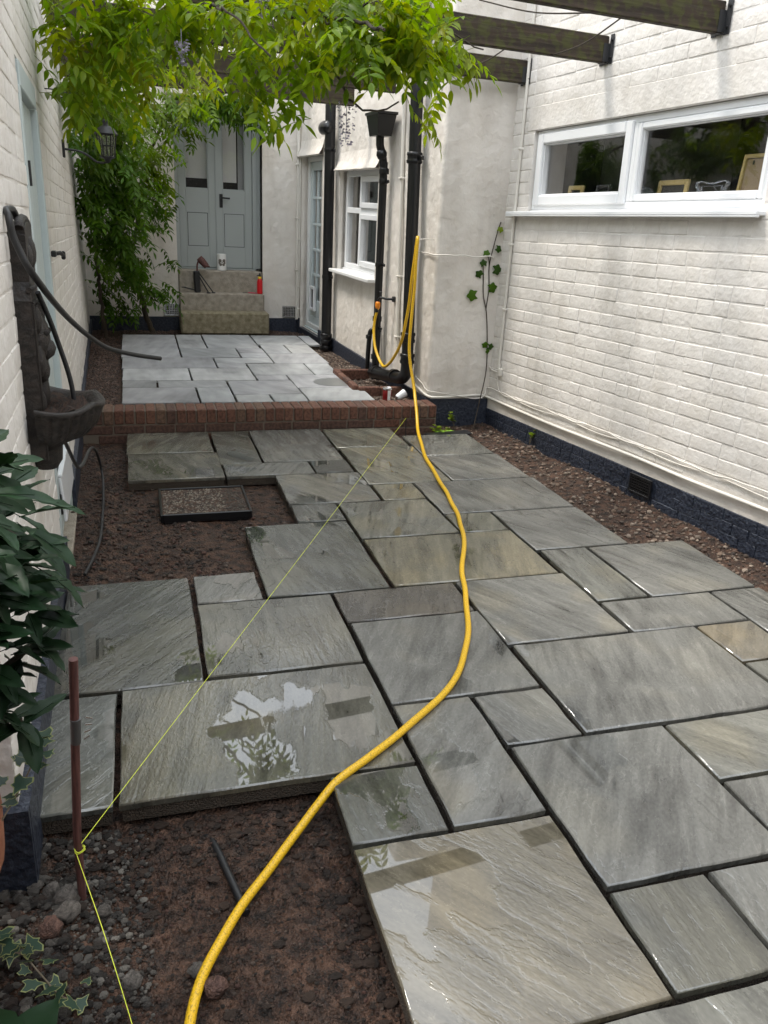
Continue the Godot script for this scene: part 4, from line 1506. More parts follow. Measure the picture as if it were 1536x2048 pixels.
	conduit("low_conduit", "long cream conduit low round the pier and along the brick wall above the navy band", run, 0.0115, false)
	var cab := []
	for k in 44: cab.append(RW * Vector3(0.03 + k * 0.1, 0.262 + 0.008 * sin(k * 0.9) + 0.004 * sin(k * 2.3), 0.014))
	conduit("cable", "cream cable clipped along the brick wall above the low conduit", cab, 0.0045, false)
	cab = []
	cab.append(RW * Vector3(0.205, 0.47, 0.012))
	cab.append(RW * Vector3(0.198, 0.36, 0.012))
	cab.append(RW * Vector3(0.245, 0.268, 0.012))
	for k in 41: cab.append(RW * Vector3(0.33 + k * 0.1, 0.243 + 0.007 * sin(k * 0.8 + 1.0), 0.012))
	conduit("cable", "second cable dropping out of the window conduit and running along below the first", cab, 0.004, false)
	cab = [AW * Vector3(-0.36, 1.345, 0.03), AW * Vector3(-0.2, 1.35, 0.012), AW * Vector3(0.0, 1.345, 0.014)]
	cab.append(AW * Vector3(0.05, 1.352, -0.05))
	for k in 5: cab.append(AW * Vector3(0.062 + k * 0.008, 1.35 + 0.006 * sin(k * 2.0), -0.13 - k * 0.075))
	cab.append(RW * Vector3(0.012, 1.31, 0.03))
	cab.append(RW * Vector3(0.022, 1.20, 0.012))
	cab.append(RW * Vector3(0.02, 0.62, 0.012))
	cab.append(RW * Vector3(0.03, 0.475, 0.012))
	cab.append(RW * Vector3(0.08, 0.43, 0.012))
	cab.append(RW * Vector3(0.225, 0.42, 0.014))
	conduit("cable", "cream cable across the pier at chest height, then down the corner of the brick wall", cab, 0.005, false)
	cab = [AW * Vector3(-0.24, 0.315, 0.02), AW * Vector3(-0.1, 0.275, 0.010), AW * Vector3(0.01, 0.245, 0.012)]
	for k in 6: cab.append(AW * Vector3(0.052 + k * 0.008, 0.235 - 0.014 * k + (0.03 if k == 5 else 0.0), -0.06 - k * 0.085))
	cab.append(RW * Vector3(0.03, 0.262, 0.014))
	conduit("cable", "thin cream cable sagging round the foot of the pier", cab, 0.0045, false)
	var jb := thing("junction_box", "small cream junction fitting at the foot of the window conduit", "junction box", RW * at(Vector3(0.222, 0.43, 0.014)))
	part(slabbox(-0.022, 0.03, -0.035, 0.03, -0.016, 0.012, 0.006), "box", M.cream_conduit, jb)
	mb = MB.new()
	mb.tube([Vector3(-0.012, 0.02, 0.0), Vector3(-0.012, 0.06, 0.0)], 0.014, 10)
	part(mb, "gland", M.cream_conduit, jb)

func conduit(called: String, label: String, pts: Array, r: float, clips: bool) -> void:
	var o := thing(called, label, "cable" if called == "cable" else "conduit")
	var mb := MB.new()
	mb.tube(curve(pts, 0.04), r, 8)
	part(mb, "run", M.cream_conduit, o)
	if clips:
		for k in range(1, 4):
			var i := float(k) / 4.0 * (pts.size() - 1)
			var a: Vector3 = pts[int(i)]
			var b: Vector3 = pts[mini(int(i) + 1, pts.size() - 1)]
			var p := a.lerp(b, i - int(i))
			var c := MB.new()
			c.cbox(p, Vector3(r * 3.4, 0.016, r * 2.6), 0.003)
			part(c, "clip", M.cream_conduit, o)

# ---------------------------------------------------------------- pergola
func pergola() -> void:
	var pos := [3.17, 2.19, 1.19, 0.215, -0.85, -1.85]
	var labs := ["mossy pergola beam overhead, out beyond the window's near end", "mossy dark pergola beam above the right pane, the largest and highest in view", "mossy dark pergola beam ending above the opening pane, between two others", "dark pergola beam whose end meets the corner beside the pier", "dark pergola beam mostly buried in the bright leaves", "dark pergola beam farthest back over the leaves"]
	for k in range(1, 6):
		var x: float = pos[k]
		var o := thing("pergola_beam", labs[k], "beam", RW * at(Vector3(x, 2.68 + x * -0.004, 0)), "pergola beams overhead")
		var mb := MB.new()
		var z1 := 3.33 + 0.13 * (x - 2.0) * -0.1
		var z0 := 0.012 if x > 0.0 else 0.62
		var rows := []
		mb.cbox(Vector3(0, 0, (z0 + z1) / 2), Vector3(0.048, 0.155, z1 - z0), 0.006)
		part(mb, "beam", M.timber, o)
		if x > 0.0:
			var hg := MB.new()
			hg.box(Vector3(-0.0265, -0.02, 0.028), Vector3(0.002, 0.105, 0.05))
			hg.box(Vector3(0.0265, -0.02, 0.028), Vector3(0.002, 0.105, 0.05))
			hg.box(Vector3(0, -0.0795, 0.028), Vector3(0.055, 0.002, 0.05))
			hg.box(Vector3(0.046, 0.0, 0.0065), Vector3(0.038, 0.17, 0.003))
			hg.box(Vector3(-0.046, 0.0, 0.0065), Vector3(0.038, 0.17, 0.003))
			part(hg, "joist_hanger", M.steel, o)
			for s in [[0.05, 0.05], [0.05, -0.05], [-0.05, 0.02], [-0.05, -0.06]]:
				var bo := MB.new()
				bo.tube([Vector3(s[0], s[1], 0.006), Vector3(s[0], s[1], 0.02)], 0.007, 6)
				part(bo, "bolt", M.black, o)
	var wires := [[RW * Vector3(1.36, 2.79, 1.05), RW * Vector3(2.19, 2.60, 0.80), "thin training wire strung between two beams on the left"], [RW * Vector3(1.19, 2.60, 0.42), RW * Vector3(2.17, 2.62, 0.62), "thin training wire strung between two beams nearer the wall"], [RW * Vector3(0.22, 2.66, 0.55), RW * Vector3(1.19, 2.64, 0.70), "thin training wire between the pier's beam and the middle one"]]
	for q in wires:
		var o := thing("training_wire", q[2], "wire")
		var mb := MB.new()
		var m: Vector3 = (q[0] + q[1]) / 2 - Vector3(0, 0.03, 0)
		mb.tube(curve([q[0], m, q[1]]), 0.0042, 6)
		part(mb, "wire", M.bark, o)

# ---------------------------------------------------------------- wisteria
func wisteria() -> void:
	var o := thing("wisteria", "wisteria vine climbing the far left corner and spreading bright leaves over the pergola", "climbing plant")
	# trunk and stems
	var stems := [
		["trunk", [Vector3(0.17, 0.05, -10.28), Vector3(0.11, 0.25, -10.3), Vector3(0.04, 0.53, -10.32), Vector3(-0.07, 0.84, -10.33), Vector3(-0.16, 1.2, -10.3), Vector3(-0.26, 1.62, -10.2), Vector3(-0.24, 2.14, -9.9), Vector3(-0.15, 2.6, -9.2), Vector3(-0.05, 2.82, -8.2)], 0.032, 0.022],
		["branch", [Vector3(-0.07, 0.84, -10.33), Vector3(0.02, 1.3, -10.4), Vector3(0.15, 1.9, -10.45), Vector3(0.4, 2.5, -10.5), Vector3(0.9, 2.95, -10.5), Vector3(1.4, 2.9, -10.45)], 0.018, 0.008],
		["branch", [Vector3(-0.38, 0.1, -10.0), Vector3(-0.42, 0.8, -10.0), Vector3(-0.40, 1.6, -9.7), Vector3(-0.36, 2.3, -9.2), Vector3(-0.3, 2.7, -8.0), Vector3(-0.2, 2.78, -6.4), Vector3(0.0, 2.72, -5.2)], 0.020, 0.010],
		["branch", [Vector3(-0.05, 2.82, -8.2), Vector3(0.2, 2.85, -7.0), Vector3(0.5, 2.8, -6.0), Vector3(0.8, 2.66, -5.0), Vector3(1.05, 2.5, -4.3), Vector3(1.1, 2.4, -3.9)], 0.020, 0.007],
		["branch", [Vector3(0.2, 2.85, -7.0), Vector3(0.7, 2.8, -6.6), Vector3(1.2, 2.75, -5.6), Vector3(1.6, 2.65, -4.9), Vector3(2.0, 2.56, -4.95)], 0.014, 0.004],
		["branch", [Vector3(0.5, 2.8, -6.0), Vector3(0.4, 2.62, -5.0), Vector3(0.45, 2.45, -4.2), Vector3(0.6, 2.25, -3.9)], 0.010, 0.004],
		["branch", [Vector3(1.0, 2.28, -4.4), Vector3(1.1, 2.16, -4.45), Vector3(1.25, 2.14, -4.5), Vector3(1.38, 2.2, -4.55)], 0.007, 0.004],
		["branch", [Vector3(-0.2, 0.12, -10.2), Vector3(0.0, 0.16, -10.1), Vector3(0.2, 0.14, -10.15), Vector3(0.32, 0.12, -10.25)], 0.010, 0.006],
		["branch", [Vector3(-0.44, 0.12, -10.2), Vector3(-0.40, 0.6, -10.3), Vector3(-0.3, 1.1, -10.35), Vector3(-0.22, 1.5, -10.3)], 0.008, 0.006],
	]
	for k in 16:
		var a := Vector3(rr(-0.2, 1.5), rr(2.55, 2.8), rr(-6.2, -4.9))
		var b := a + Vector3(rr(-0.35, 0.5), rr(-0.2, 0.05), rr(0.4, 0.9))
		stems.append(["twig", [a, a.lerp(b, 0.35) + Vector3(rr(-0.1, 0.1), rr(-0.08, 0.1), 0), a.lerp(b, 0.7) + Vector3(rr(-0.1, 0.1), rr(-0.08, 0.06), 0), b, b + Vector3(rr(-0.15, 0.15), rr(-0.25, -0.1), rr(0.0, 0.15))], 0.008, 0.003])
	for s in stems:
		var pts := curve(s[1], 0.08)
		var rad := []
		for i in pts.size():
			rad.append(lerpf(s[2], s[3], float(i) / pts.size()))
			if i > 0 and i < pts.size() - 1: pts[i] += Vector3(rr(-1, 1), rr(-1, 1), rr(-1, 1)) * 0.012
		var mb := MB.new()
		mb.tube(pts, rad, 8)
		part(mb, s[0], M.bark, o)
	var kinds := []
	kinds.append(compound_leaf(4, 0.26, 0.100, 301))
	kinds.append(compound_leaf(5, 0.31, 0.098, 302))
	kinds.append(compound_leaf(4, 0.24, 0.088, 303))
	kinds.append(compound_leaf(6, 0.34, 0.090, 304))
	rng.seed = 77
	# clumps of leaves: kind, x, y, z, radii, leaves
	var clumps := [
		["C", 0.90, 2.47, -4.50, 0.38, 0.22, 0.30, 70], ["C", 1.31, 2.40, -4.55, 0.27, 0.19, 0.30, 62], ["C", 1.50, 2.58, -4.75, 0.22, 0.16, 0.25, 45], ["C", 0.64, 2.24, -4.25, 0.22, 0.17, 0.2, 38],
		["C", 0.47, 2.52, -4.50, 0.30, 0.13, 0.30, 40], ["C", 0.20, 2.53, -4.8, 0.30, 0.17, 0.35, 58], ["C", -0.12, 2.50, -5.00, 0.26, 0.22, 0.40, 80], ["C", -0.24, 2.28, -5.00, 0.14, 0.25, 0.35, 42],
		["C", 0.66, 2.06, -4.10, 0.08, 0.08, 0.10, 9], ["C", 1.03, 2.22, -4.30, 0.26, 0.11, 0.25, 40], ["C", 0.09, 2.42, -5.60, 0.38, 0.21, 0.45, 70], ["C", 0.42, 2.46, -6.50, 0.22, 0.16, 0.40, 34],
		["C", 1.34, 2.26, -4.40, 0.18, 0.08, 0.2, 26], ["C", 1.09, 2.52, -5.20, 0.50, 0.15, 0.35, 50], ["C", 1.90, 2.54, -4.95, 0.12, 0.03, 0.10, 12], ["C", 1.72, 2.48, -4.80, 0.14, 0.08, 0.15, 20],
		["C", 0.73, 2.68, -5.50, 0.24, 0.14, 0.4, 30], ["C", 1.25, 2.38, -4.3, 0.18, 0.15, 0.25, 40], ["C", 0.6, 2.85, -5.0, 0.9, 0.08, 1.0, 60], ["C", 0.2, 2.9, -7.0, 0.6, 0.12, 1.0, 50], ["C", 1.78, 2.22, -5.2, 0.06, 0.12, 0.08, 7],
		["M", -0.12, 2.40, -9.00, 0.36, 0.32, 0.5, 120], ["D", -0.20, 2.00, -9.20, 0.30, 0.36, 0.5, 150], ["D", -0.12, 1.63, -9.40, 0.34, 0.32, 0.5, 140], ["D", -0.22, 1.23, -9.50, 0.29, 0.27, 0.4, 105],
		["D", -0.04, 0.92, -9.85, 0.27, 0.22, 0.35, 75], ["M", 0.15, 2.05, -9.90, 0.33, 0.38, 0.4, 120], ["D", 0.18, 1.55, -10.1, 0.16, 0.24, 0.3, 44], ["D", 0.91, 2.72, -10.4, 0.50, 0.19, 0.25, 90],
		["D", 1.25, 2.66, -10.4, 0.28, 0.18, 0.22, 50], ["M", 0.45, 2.56, -10.2, 0.42, 0.32, 0.35, 110], ["D", 0.14, 0.60, -10.2, 0.27, 0.13, 0.22, 34], ["D", -0.21, 0.40, -10.2, 0.24, 0.09, 0.25, 24],
		["M", -0.20, 2.42, -7.50, 0.28, 0.26, 0.6, 100], ["D", -0.34, 2.10, -8.60, 0.17, 0.30, 0.5, 70], ["D", -0.40, 1.62, -9.0, 0.10, 0.28, 0.3, 46], ["D", -0.33, 0.75, -10.2, 0.16, 0.35, 0.35, 40], ["D", 0.42, 0.98, -10.55, 0.08, 0.10, 0.08, 6], ["D", 0.38, 1.75, -10.5, 0.12, 0.25, 0.12, 16],
	]
	var all := []
	for c in clumps:
		for i in int(c[7] * (0.58 if c[0] == "C" else 0.72)):
			var d := Vector3(rng.randfn(0, 0.48), rng.randfn(0, 0.48), rng.randfn(0, 0.48))
			if d.length() > 1.25: d = d.normalized() * rr(0.6, 1.2)
			var p := Vector3(c[1] + d.x * c[4], c[2] + d.y * c[5] + (0.14 if c[0] == "C" and c[1] > 0.8 and c[1] < 1.6 else 0.0), c[3] + d.z * c[6])
			if p.distance_to(Vector3(-0.15, 2.0, -6.7)) < 0.24: continue
			var wall_x := -0.40 + 0.027 * (p.z + 1.9)
			if p.x < wall_x + 0.05: p.x = wall_x + rr(0.05, 0.15)
			if p.z < -10.68: p.z = rr(-10.7, -10.5)
			var yaw := rr(0, TAU)
			if c[0] != "C": yaw = rr(-1.9, 1.0) if rng.randf() < 0.8 else yaw      # out into the light
			var b := Basis(Vector3.UP, yaw) * Basis(Vector3(0, 0, 1), rr(-0.75, 0.15)) * Basis(Vector3(1, 0, 0), rr(-0.35, 0.35))
			b = b.scaled(Vector3.ONE * rr(0.72, 1.12))
			p -= b.x * 0.16
			var shade := rr(0.75, 1.25)
			var colr := Color(shade * rr(0.9, 1.25), shade, shade * rr(0.7, 1.1))
			all.append([Transform3D(b, p), c[0], rng.randi() % 4, colr, (p - EYE).length()])
	all.sort_custom(func(a, b): return a[4] < b[4])
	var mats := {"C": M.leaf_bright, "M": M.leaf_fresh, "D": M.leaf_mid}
	var tones := []
	for q in [Color(0.75, 0.85, 0.9), Color(1.0, 1.0, 1.0), Color(1.22, 1.06, 0.9), Color(0.62, 0.78, 1.0), Color(1.0, 1.1, 1.0)]:
		var lm: StandardMaterial3D = M.leaf_bright.duplicate()
		var c: Color = M.leaf_bright.albedo_color.srgb_to_linear()
		lm.albedo_color = lin(c.r * q.r, c.g * q.g, c.b * q.b)
		tones.append(lm)
	var sorted_ := {}
	for i in all.size():
		var q = all[i]
		if i < 300:
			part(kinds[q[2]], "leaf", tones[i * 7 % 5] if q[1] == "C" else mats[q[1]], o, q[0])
		else:
			var key: String = q[1] + str(q[2])
			if not sorted_.has(key): sorted_[key] = [[], [], q[2], q[1]]
			sorted_[key][0].append(q[0])
			sorted_[key][1].append(q[3])
	for key in sorted_:
		var s = sorted_[key]
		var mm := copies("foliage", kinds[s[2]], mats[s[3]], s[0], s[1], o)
	# hanging flower trusses, past their best
	for q in [[Vector3(1.075, 2.16, -4.45), 0.20, 0.052], [Vector3(0.262, 2.36, -4.45), 0.10, 0.035], [Vector3(0.62, 2.62, -4.3), 0.16, 0.05]]:
		var mb := MB.new()
		for i in 90:
			var t := rng.randf()
			var a := rr(0, TAU)
			var r0: float = q[2] * (1.0 - 0.55 * t) * sqrt(rng.randf())
			var p: Vector3 = q[0] + Vector3(cos(a) * r0, -t * q[1], sin(a) * r0)
			var b := rot(rr(-1.5, 1.5), rr(0, TAU), rr(-0.6, 0.6))
			blade(mb, Transform3D(b, p), rr(0.012, 0.019), 0.012, 0.5, 0.3)
		mb.tube([q[0] + Vector3(0, 0.05, 0), q[0] - Vector3(0, q[1] * 0.9, 0)], 0.002, 4)
		part(mb, "flower_truss", M.petal, o)

# ---------------------------------------------------------------- wall fountain
func fountain() -> void:
	var f := thing("wall_fountain", "dark brown cast wall fountain with a lion mask panel and fluted half basin", "fountain", LW)
	var mb := MB.new()
	var o := []
	var ca := 1.155
	o.append_array([Vector2(ca - 0.15, 0.80), Vector2(ca + 0.15, 0.80), Vector2(ca + 0.15, 1.34), Vector2(ca + 0.14, 1.37), Vector2(ca + 0.125, 1.40), Vector2(ca + 0.125, 1.565)])
	for k in range(1, 8):
		var t := PI * k / 8.0
		o.append(Vector2(ca + 0.125 * cos(t), 1.565 + 0.025 * sin(t)))
	o.append_array([Vector2(ca - 0.125, 1.565), Vector2(ca - 0.125, 1.40), Vector2(ca - 0.14, 1.37), Vector2(ca - 0.15, 1.34)])
	mb.prism(o, 0.0, 0.052)
	part(mb, "back_plate", M.fountain, f)
	mb = MB.new()
	var cap := []
	for k in 13:
		var t := PI * k / 12.0
		cap.append(Vector3(ca + 0.135 * cos(t), 1.57 + 0.028 * sin(t), 0.036))
	mb.tube(cap, 0.016, 8)
	part(mb, "cap_moulding", M.fountain, f)
	mb = MB.new()
	mb.tube([Vector3(ca - 0.15, 1.375, 0.048), Vector3(ca + 0.15, 1.375, 0.048)], 0.010, 8)
	part(mb, "moulding", M.fountain, f)
	# raised border, mask and swags
	for e in [[-0.135, 0.79, -0.135, 1.33], [0.135, 0.79, 0.135, 1.33], [-0.135, 1.33, 0.135, 1.33]]:
		mb = MB.new()
		mb.tube([Vector3(ca + e[0], e[1], 0.053), Vector3(ca + e[2], e[3], 0.053)], 0.008, 6)
		part(mb, "border", M.fountain, f)
	mb = MB.new()
	for e in [[0.0, 1.20, 0.075, 0.095, 0.042], [0.0, 1.165, 0.045, 0.045, 0.06], [-0.035, 1.225, 0.020, 0.016, 0.048], [0.035, 1.225, 0.020, 0.016, 0.048], [-0.06, 1.27, 0.035, 0.05, 0.026], [0.06, 1.27, 0.035, 0.05, 0.026], [-0.06, 1.13, 0.04, 0.06, 0.026], [0.06, 1.13, 0.04, 0.06, 0.026], [0.0, 1.09, 0.055, 0.05, 0.032], [0.0, 1.01, 0.035, 0.065, 0.026], [0.0, 1.30, 0.06, 0.03, 0.024], [-0.05, 1.48, 0.05, 0.04, 0.014], [0.05, 1.48, 0.05, 0.04, 0.014], [0.0, 1.49, 0.04, 0.055, 0.022], [-0.08, 0.98, 0.03, 0.05, 0.016], [0.08, 0.98, 0.03, 0.05, 0.016]]:
		var rows := []
		for i in 7:
			var row := []
			var th := PI * i / 6.0
			for k in 11:
				var ph := TAU * k / 10.0
				row.append(Vector3(ca + e[0] + e[2] * sin(th) * cos(ph), e[1] + e[3] * cos(th), 0.050 + e[4] * sin(th) * sin(ph)))
			rows.append(row)
		mb.surface(rows, true)
	part(mb, "lion_mask", M.fountain, f)
	# basin: half bowl, fluted, scalloped rim
	var outer := []
	var c := Vector3(ca, 0.015, 0.035)
	var prof := [[0.02, 0.66], [0.05, 0.655], [0.07, 0.68], [0.085, 0.70], [0.165, 0.755], [0.205, 0.82], [0.222, 0.89], [0.226, 0.935], [0.236, 0.945], [0.240, 0.965], [0.228, 0.972], [0.205, 0.962], [0.19, 0.90], [0.13, 0.80], [0.0, 0.77]]
	for i in prof.size():
		var row := []
		for k in 129:
			var t := PI * k / 128.0
			var flute := 1.0 + (0.022 * cos(t * 36.0) if i >= 4 and i <= 7 else 0.0)
			var sc := 0.018 * absf(sin(t * 3.0)) if i >= 7 and i <= 11 else 0.0
			var r: float = prof[i][0] * flute
			row.append(c + Vector3(-cos(t) * r * 1.02, 0.978 - (0.972 - prof[i][1]) * 0.62 - sc, sin(t) * r * 0.94))
		outer.append(row)
	mb = MB.new()
	mb.surface(outer, false)
	part(mb, "basin", M.fountain, f)
	mb = MB.new()
	mb.lathe(Vector3(ca, 0.715, 0.04), [[0.0, 0.0], [0.035, 0.01], [0.055, 0.04], [0.06, 0.09], [0.04, 0.12]], 16)
	part(mb, "finial", M.fountain, f)
	# moss and soil left in the basin
	mb = MB.new()
	var rows2 := []
	for i in 9:
		var row := []
		for k in 17:
			var t := PI * k / 16.0
			var r := 0.192 * i / 8.0
			row.append(c + Vector3(-cos(t) * r, 0.945 + 0.014 * sin(k * 1.7 + i) + rr(-0.006, 0.006), sin(t) * r * 0.9))
		rows2.append(row)
	mb.surface(rows2, true)
	part(mb, "basin_dirt", M.soil, f)

func on_left(u: float, y: float, out: float) -> Vector3:
	return LW * Vector3(u, y, out)

# ---------------------------------------------------------------- hoses
func hoses() -> void:
	var h := thing("yellow_hose", "yellow hosepipe running from the wall tap over a hook and across the wet paving", "hose")
	var pts := []
	for q in [[-0.985, 0.80, 0.13], [-0.998, 0.70, 0.15], [-0.975, 0.60, 0.16], [-0.89, 0.465, 0.17], [-0.79, 0.375, 0.17], [-0.69, 0.335, 0.175], [-0.59, 0.335, 0.18], [-0.49, 0.375, 0.18], [-0.38, 0.46, 0.18], [-0.26, 0.58, 0.18], [-0.175, 0.70, 0.18], [-0.13, 0.90, 0.175], [-0.105, 1.15, 0.165], [-0.093, 1.38, 0.155], [-0.082, 1.475, 0.15], [-0.060, 1.46, 0.155], [-0.040, 1.30, 0.165], [-0.025, 1.10, 0.175], [-0.01, 0.85, 0.185], [0.005, 0.58, 0.20]]:
		pts.append(AW * Vector3(q[0], q[1], q[2]))
	pts.append_array([Vector3(2.165, 0.30, -6.28), Vector3(2.145, 0.195, -6.17), Vector3(2.125, 0.10, -6.06)])
	for q in [[2.10, -5.94, 0.02], [1.935, -5.286, 0], [1.83, -4.666, 0], [1.757, -4.245, 0], [1.663, -3.85, 0], [1.563, -3.582, 0], [1.443, -3.291, 0], [1.375, -3.082, 0], [1.295, -2.852, 0], [1.208, -2.651, 0], [1.097, -2.461, 0], [0.973, -2.315, 0], [0.768, -2.146, 0], [0.610, -2.033, 0], [0.505, -1.965, -0.012], [0.435, -1.91, -0.045], [0.375, -1.855, -0.07], [0.276, -1.75, -0.083], [0.172, -1.634, -0.085], [0.104, -1.524, -0.085], [0.054, -1.423, -0.085], [0.025, -1.33, -0.085], [-0.01, -1.15, -0.085], [-0.03, -0.9, -0.085]]:
		pts.append(Vector3(q[0], 0.014 + q[2], q[1]))
	var c := curve(pts, 0.025)
	var len := 0.025 * c.size()
	for i in c.size():
		c[i] += Vector3(sin(i * 0.21) * 0.003, 0, cos(i * 0.17) * 0.003)
	var mb := MB.new()
	mb.tube(c, 0.0128, 12, true, len / 0.14)
	part(mb, "tube", M.hose, h)
	var tap := thing("garden_tap", "brass wall tap with an orange and black hose connector", "tap", AW * at(Vector3(-0.985, 0.85, 0)))
	mb = MB.new()
	mb.tube([Vector3(0.09, 0.045, -0.005), Vector3(0.09, 0.045, 0.02)], 0.026, 12)
	mb.tube(curve([Vector3(0.09, 0.045, 0.02), Vector3(0.06, 0.045, 0.07), Vector3(0.02, 0.05, 0.11), Vector3(0.0, 0.03, 0.125), Vector3(0.0, 0.012, 0.127)], 0.012), 0.011, 10)
	part(mb, "spout", M.black, tap)
	mb = MB.new()
	mb.cbox(Vector3(0.01, 0.10, 0.11), Vector3(0.05, 0.012, 0.014), 0.004)
	mb.tube([Vector3(0.015, 0.05, 0.11), Vector3(0.012, 0.10, 0.11)], 0.007, 8)
	part(mb, "tap_handle", M.steel, tap)
	mb = MB.new()
	mb.lathe(Vector3(0.0, -0.05, 0.13), [[0.0, 0.0], [0.019, 0.0], [0.024, 0.02], [0.024, 0.045], [0.020, 0.06], [0.0, 0.064]], 12)
	part(mb, "orange_connector", M.orange, tap)
	mb = MB.new()
	mb.lathe(Vector3(-0.003, -0.085, 0.135), [[0.0, 0.0], [0.016, 0.0], [0.019, 0.015], [0.017, 0.036], [0.0, 0.036]], 12)
	part(mb, "black_collar", M.black_pipe, tap)
	var hk := thing("hose_hook", "small cream wall hook beside the soil pipe that carries the yellow hose", "hook", AW * at(Vector3(-0.08, 1.46, 0)))
	mb = MB.new()
	mb.tube(curve([Vector3(0, 0, -0.005), Vector3(0, 0, 0.10), Vector3(0.0, -0.004, 0.15), Vector3(0.0, 0.012, 0.162)], 0.02), 0.004, 8)
	part(mb, "hook_bar", M.cream_conduit, hk)
	# stiff black hose out of the fountain
	var b := thing("black_hose", "stiff black hose draped over the fountain top, its cut end in the air", "hose")
	mb = MB.new()
	mb.tube(curve([on_left(1.10, 1.60, 0.025), on_left(1.05, 1.625, 0.020), on_left(0.995, 1.622, 0.006), Vector3(-0.375, 1.583, -2.900), Vector3(-0.369, 1.526, -2.900), Vector3(-0.347, 1.461, -2.900), Vector3(-0.332, 1.427, -2.900), Vector3(-0.321, 1.388, -2.970), Vector3(-0.293, 1.274, -3.250), Vector3(-0.260, 1.156, -3.600), Vector3(-0.207, 1.037, -3.950), Vector3(-0.144, 0.952, -4.200), Vector3(-0.029, 0.892, -4.380), Vector3(0.098, 0.852, -4.500)]), 0.0115, 10)
	part(mb, "tube", M.rubber, b)
	b = thing("black_hose", "thinner black hose hanging from the fountain's mask down into its basin", "hose")
	mb = MB.new()
	mb.tube(curve([on_left(1.13, 1.36, 0.065), on_left(1.17, 1.29, 0.085), on_left(1.22, 1.18, 0.11), on_left(1.24, 1.04, 0.14), on_left(1.24, 0.93, 0.15)]), 0.009, 9)
	part(mb, "tube", M.rubber, b)
	b = thing("black_hose", "thin black hose dropping from under the fountain and lying in the soil pit", "hose")
	mb = MB.new()
	mb.tube(curve([on_left(1.25, 0.80, 0.10), on_left(1.65, 0.58, 0.12), Vector3(-0.305, 0.25, -4.9), Vector3(-0.285, 0.03, -5.2), Vector3(-0.27, -0.055, -4.95), Vector3(-0.262, -0.055, -4.6), Vector3(-0.262, -0.05, -4.2), Vector3(-0.285, -0.05, -3.95), Vector3(-0.318, -0.055, -3.76)]), 0.008, 8)
	part(mb, "tube", M.rubber, b)

func stake_and_line() -> void:
	var s := thing("metal_stake", "rusty red-brown steel stake driven into the soil of the front pit", "stake", at(Vector3(-0.222, -0.12, -1.76), rot(0.0, 0, 0)))
	var mb := MB.new()
	mb.tube([Vector3(-0.008, -0.1, -0.02), Vector3(0.0, 0.25, 0.0), Vector3(0.036, 0.782, 0.04)], 0.0105, 12)
	part(mb, "bar", M.rust, s)
	mb = MB.new()
	mb.tube([Vector3(0.022, 0.545, 0.024), Vector3(0.027, 0.615, 0.029)], 0.0125, 10)
	part(mb, "tape", mat("grey_tape", lin(0.075, 0.075, 0.075), 0.35), s)
	mb = MB.new()
	for k in 4: mb.box(Vector3(0.048 + k * 0.003, 0.56 + k * 0.018, 0.03), Vector3(0.016, 0.004, 0.001), rot(0, 0, 0.6 - k * 0.3))
	part(mb, "tape_end", M.tin, s)
	var l := thing("string_line", "fluorescent yellow-green builder's line from the stake to the brick edging", "string line")
	var a := Vector3(-0.212, 0.115, -1.745)
	mb = MB.new()
	mb.tube([a, Vector3(2.06, 0.075, -6.13)], 0.0011, 5)
	part(mb, "taut_line", M.line, l)
	mb = MB.new()
	mb.tube(curve([Vector3(-0.226, 0.085, -1.742), Vector3(-0.16, -0.005, -1.56), Vector3(-0.095, -0.07, -1.34), Vector3(-0.05, -0.078, -1.15)]), 0.0011, 5)
	part(mb, "loose_end", M.line, l)
	mb = MB.new()
	for k in 2:
		var ring := []
		for i in 13: ring.append(Vector3(-0.219 + 0.0125 * cos(TAU * i / 12.0), 0.083 + k * 0.006 + 0.003 * sin(i + k), -1.758 + 0.0135 * sin(TAU * i / 12.0)))
		mb.tube(ring, 0.0016, 4, false)
	part(mb, "knot", M.line, l)
	mb = MB.new()
	mb.tube([Vector3(2.06, 0.075, -6.13), Vector3(2.06, -0.09, -6.12)], 0.004, 6)
	part(mb, "peg", M.black, l)

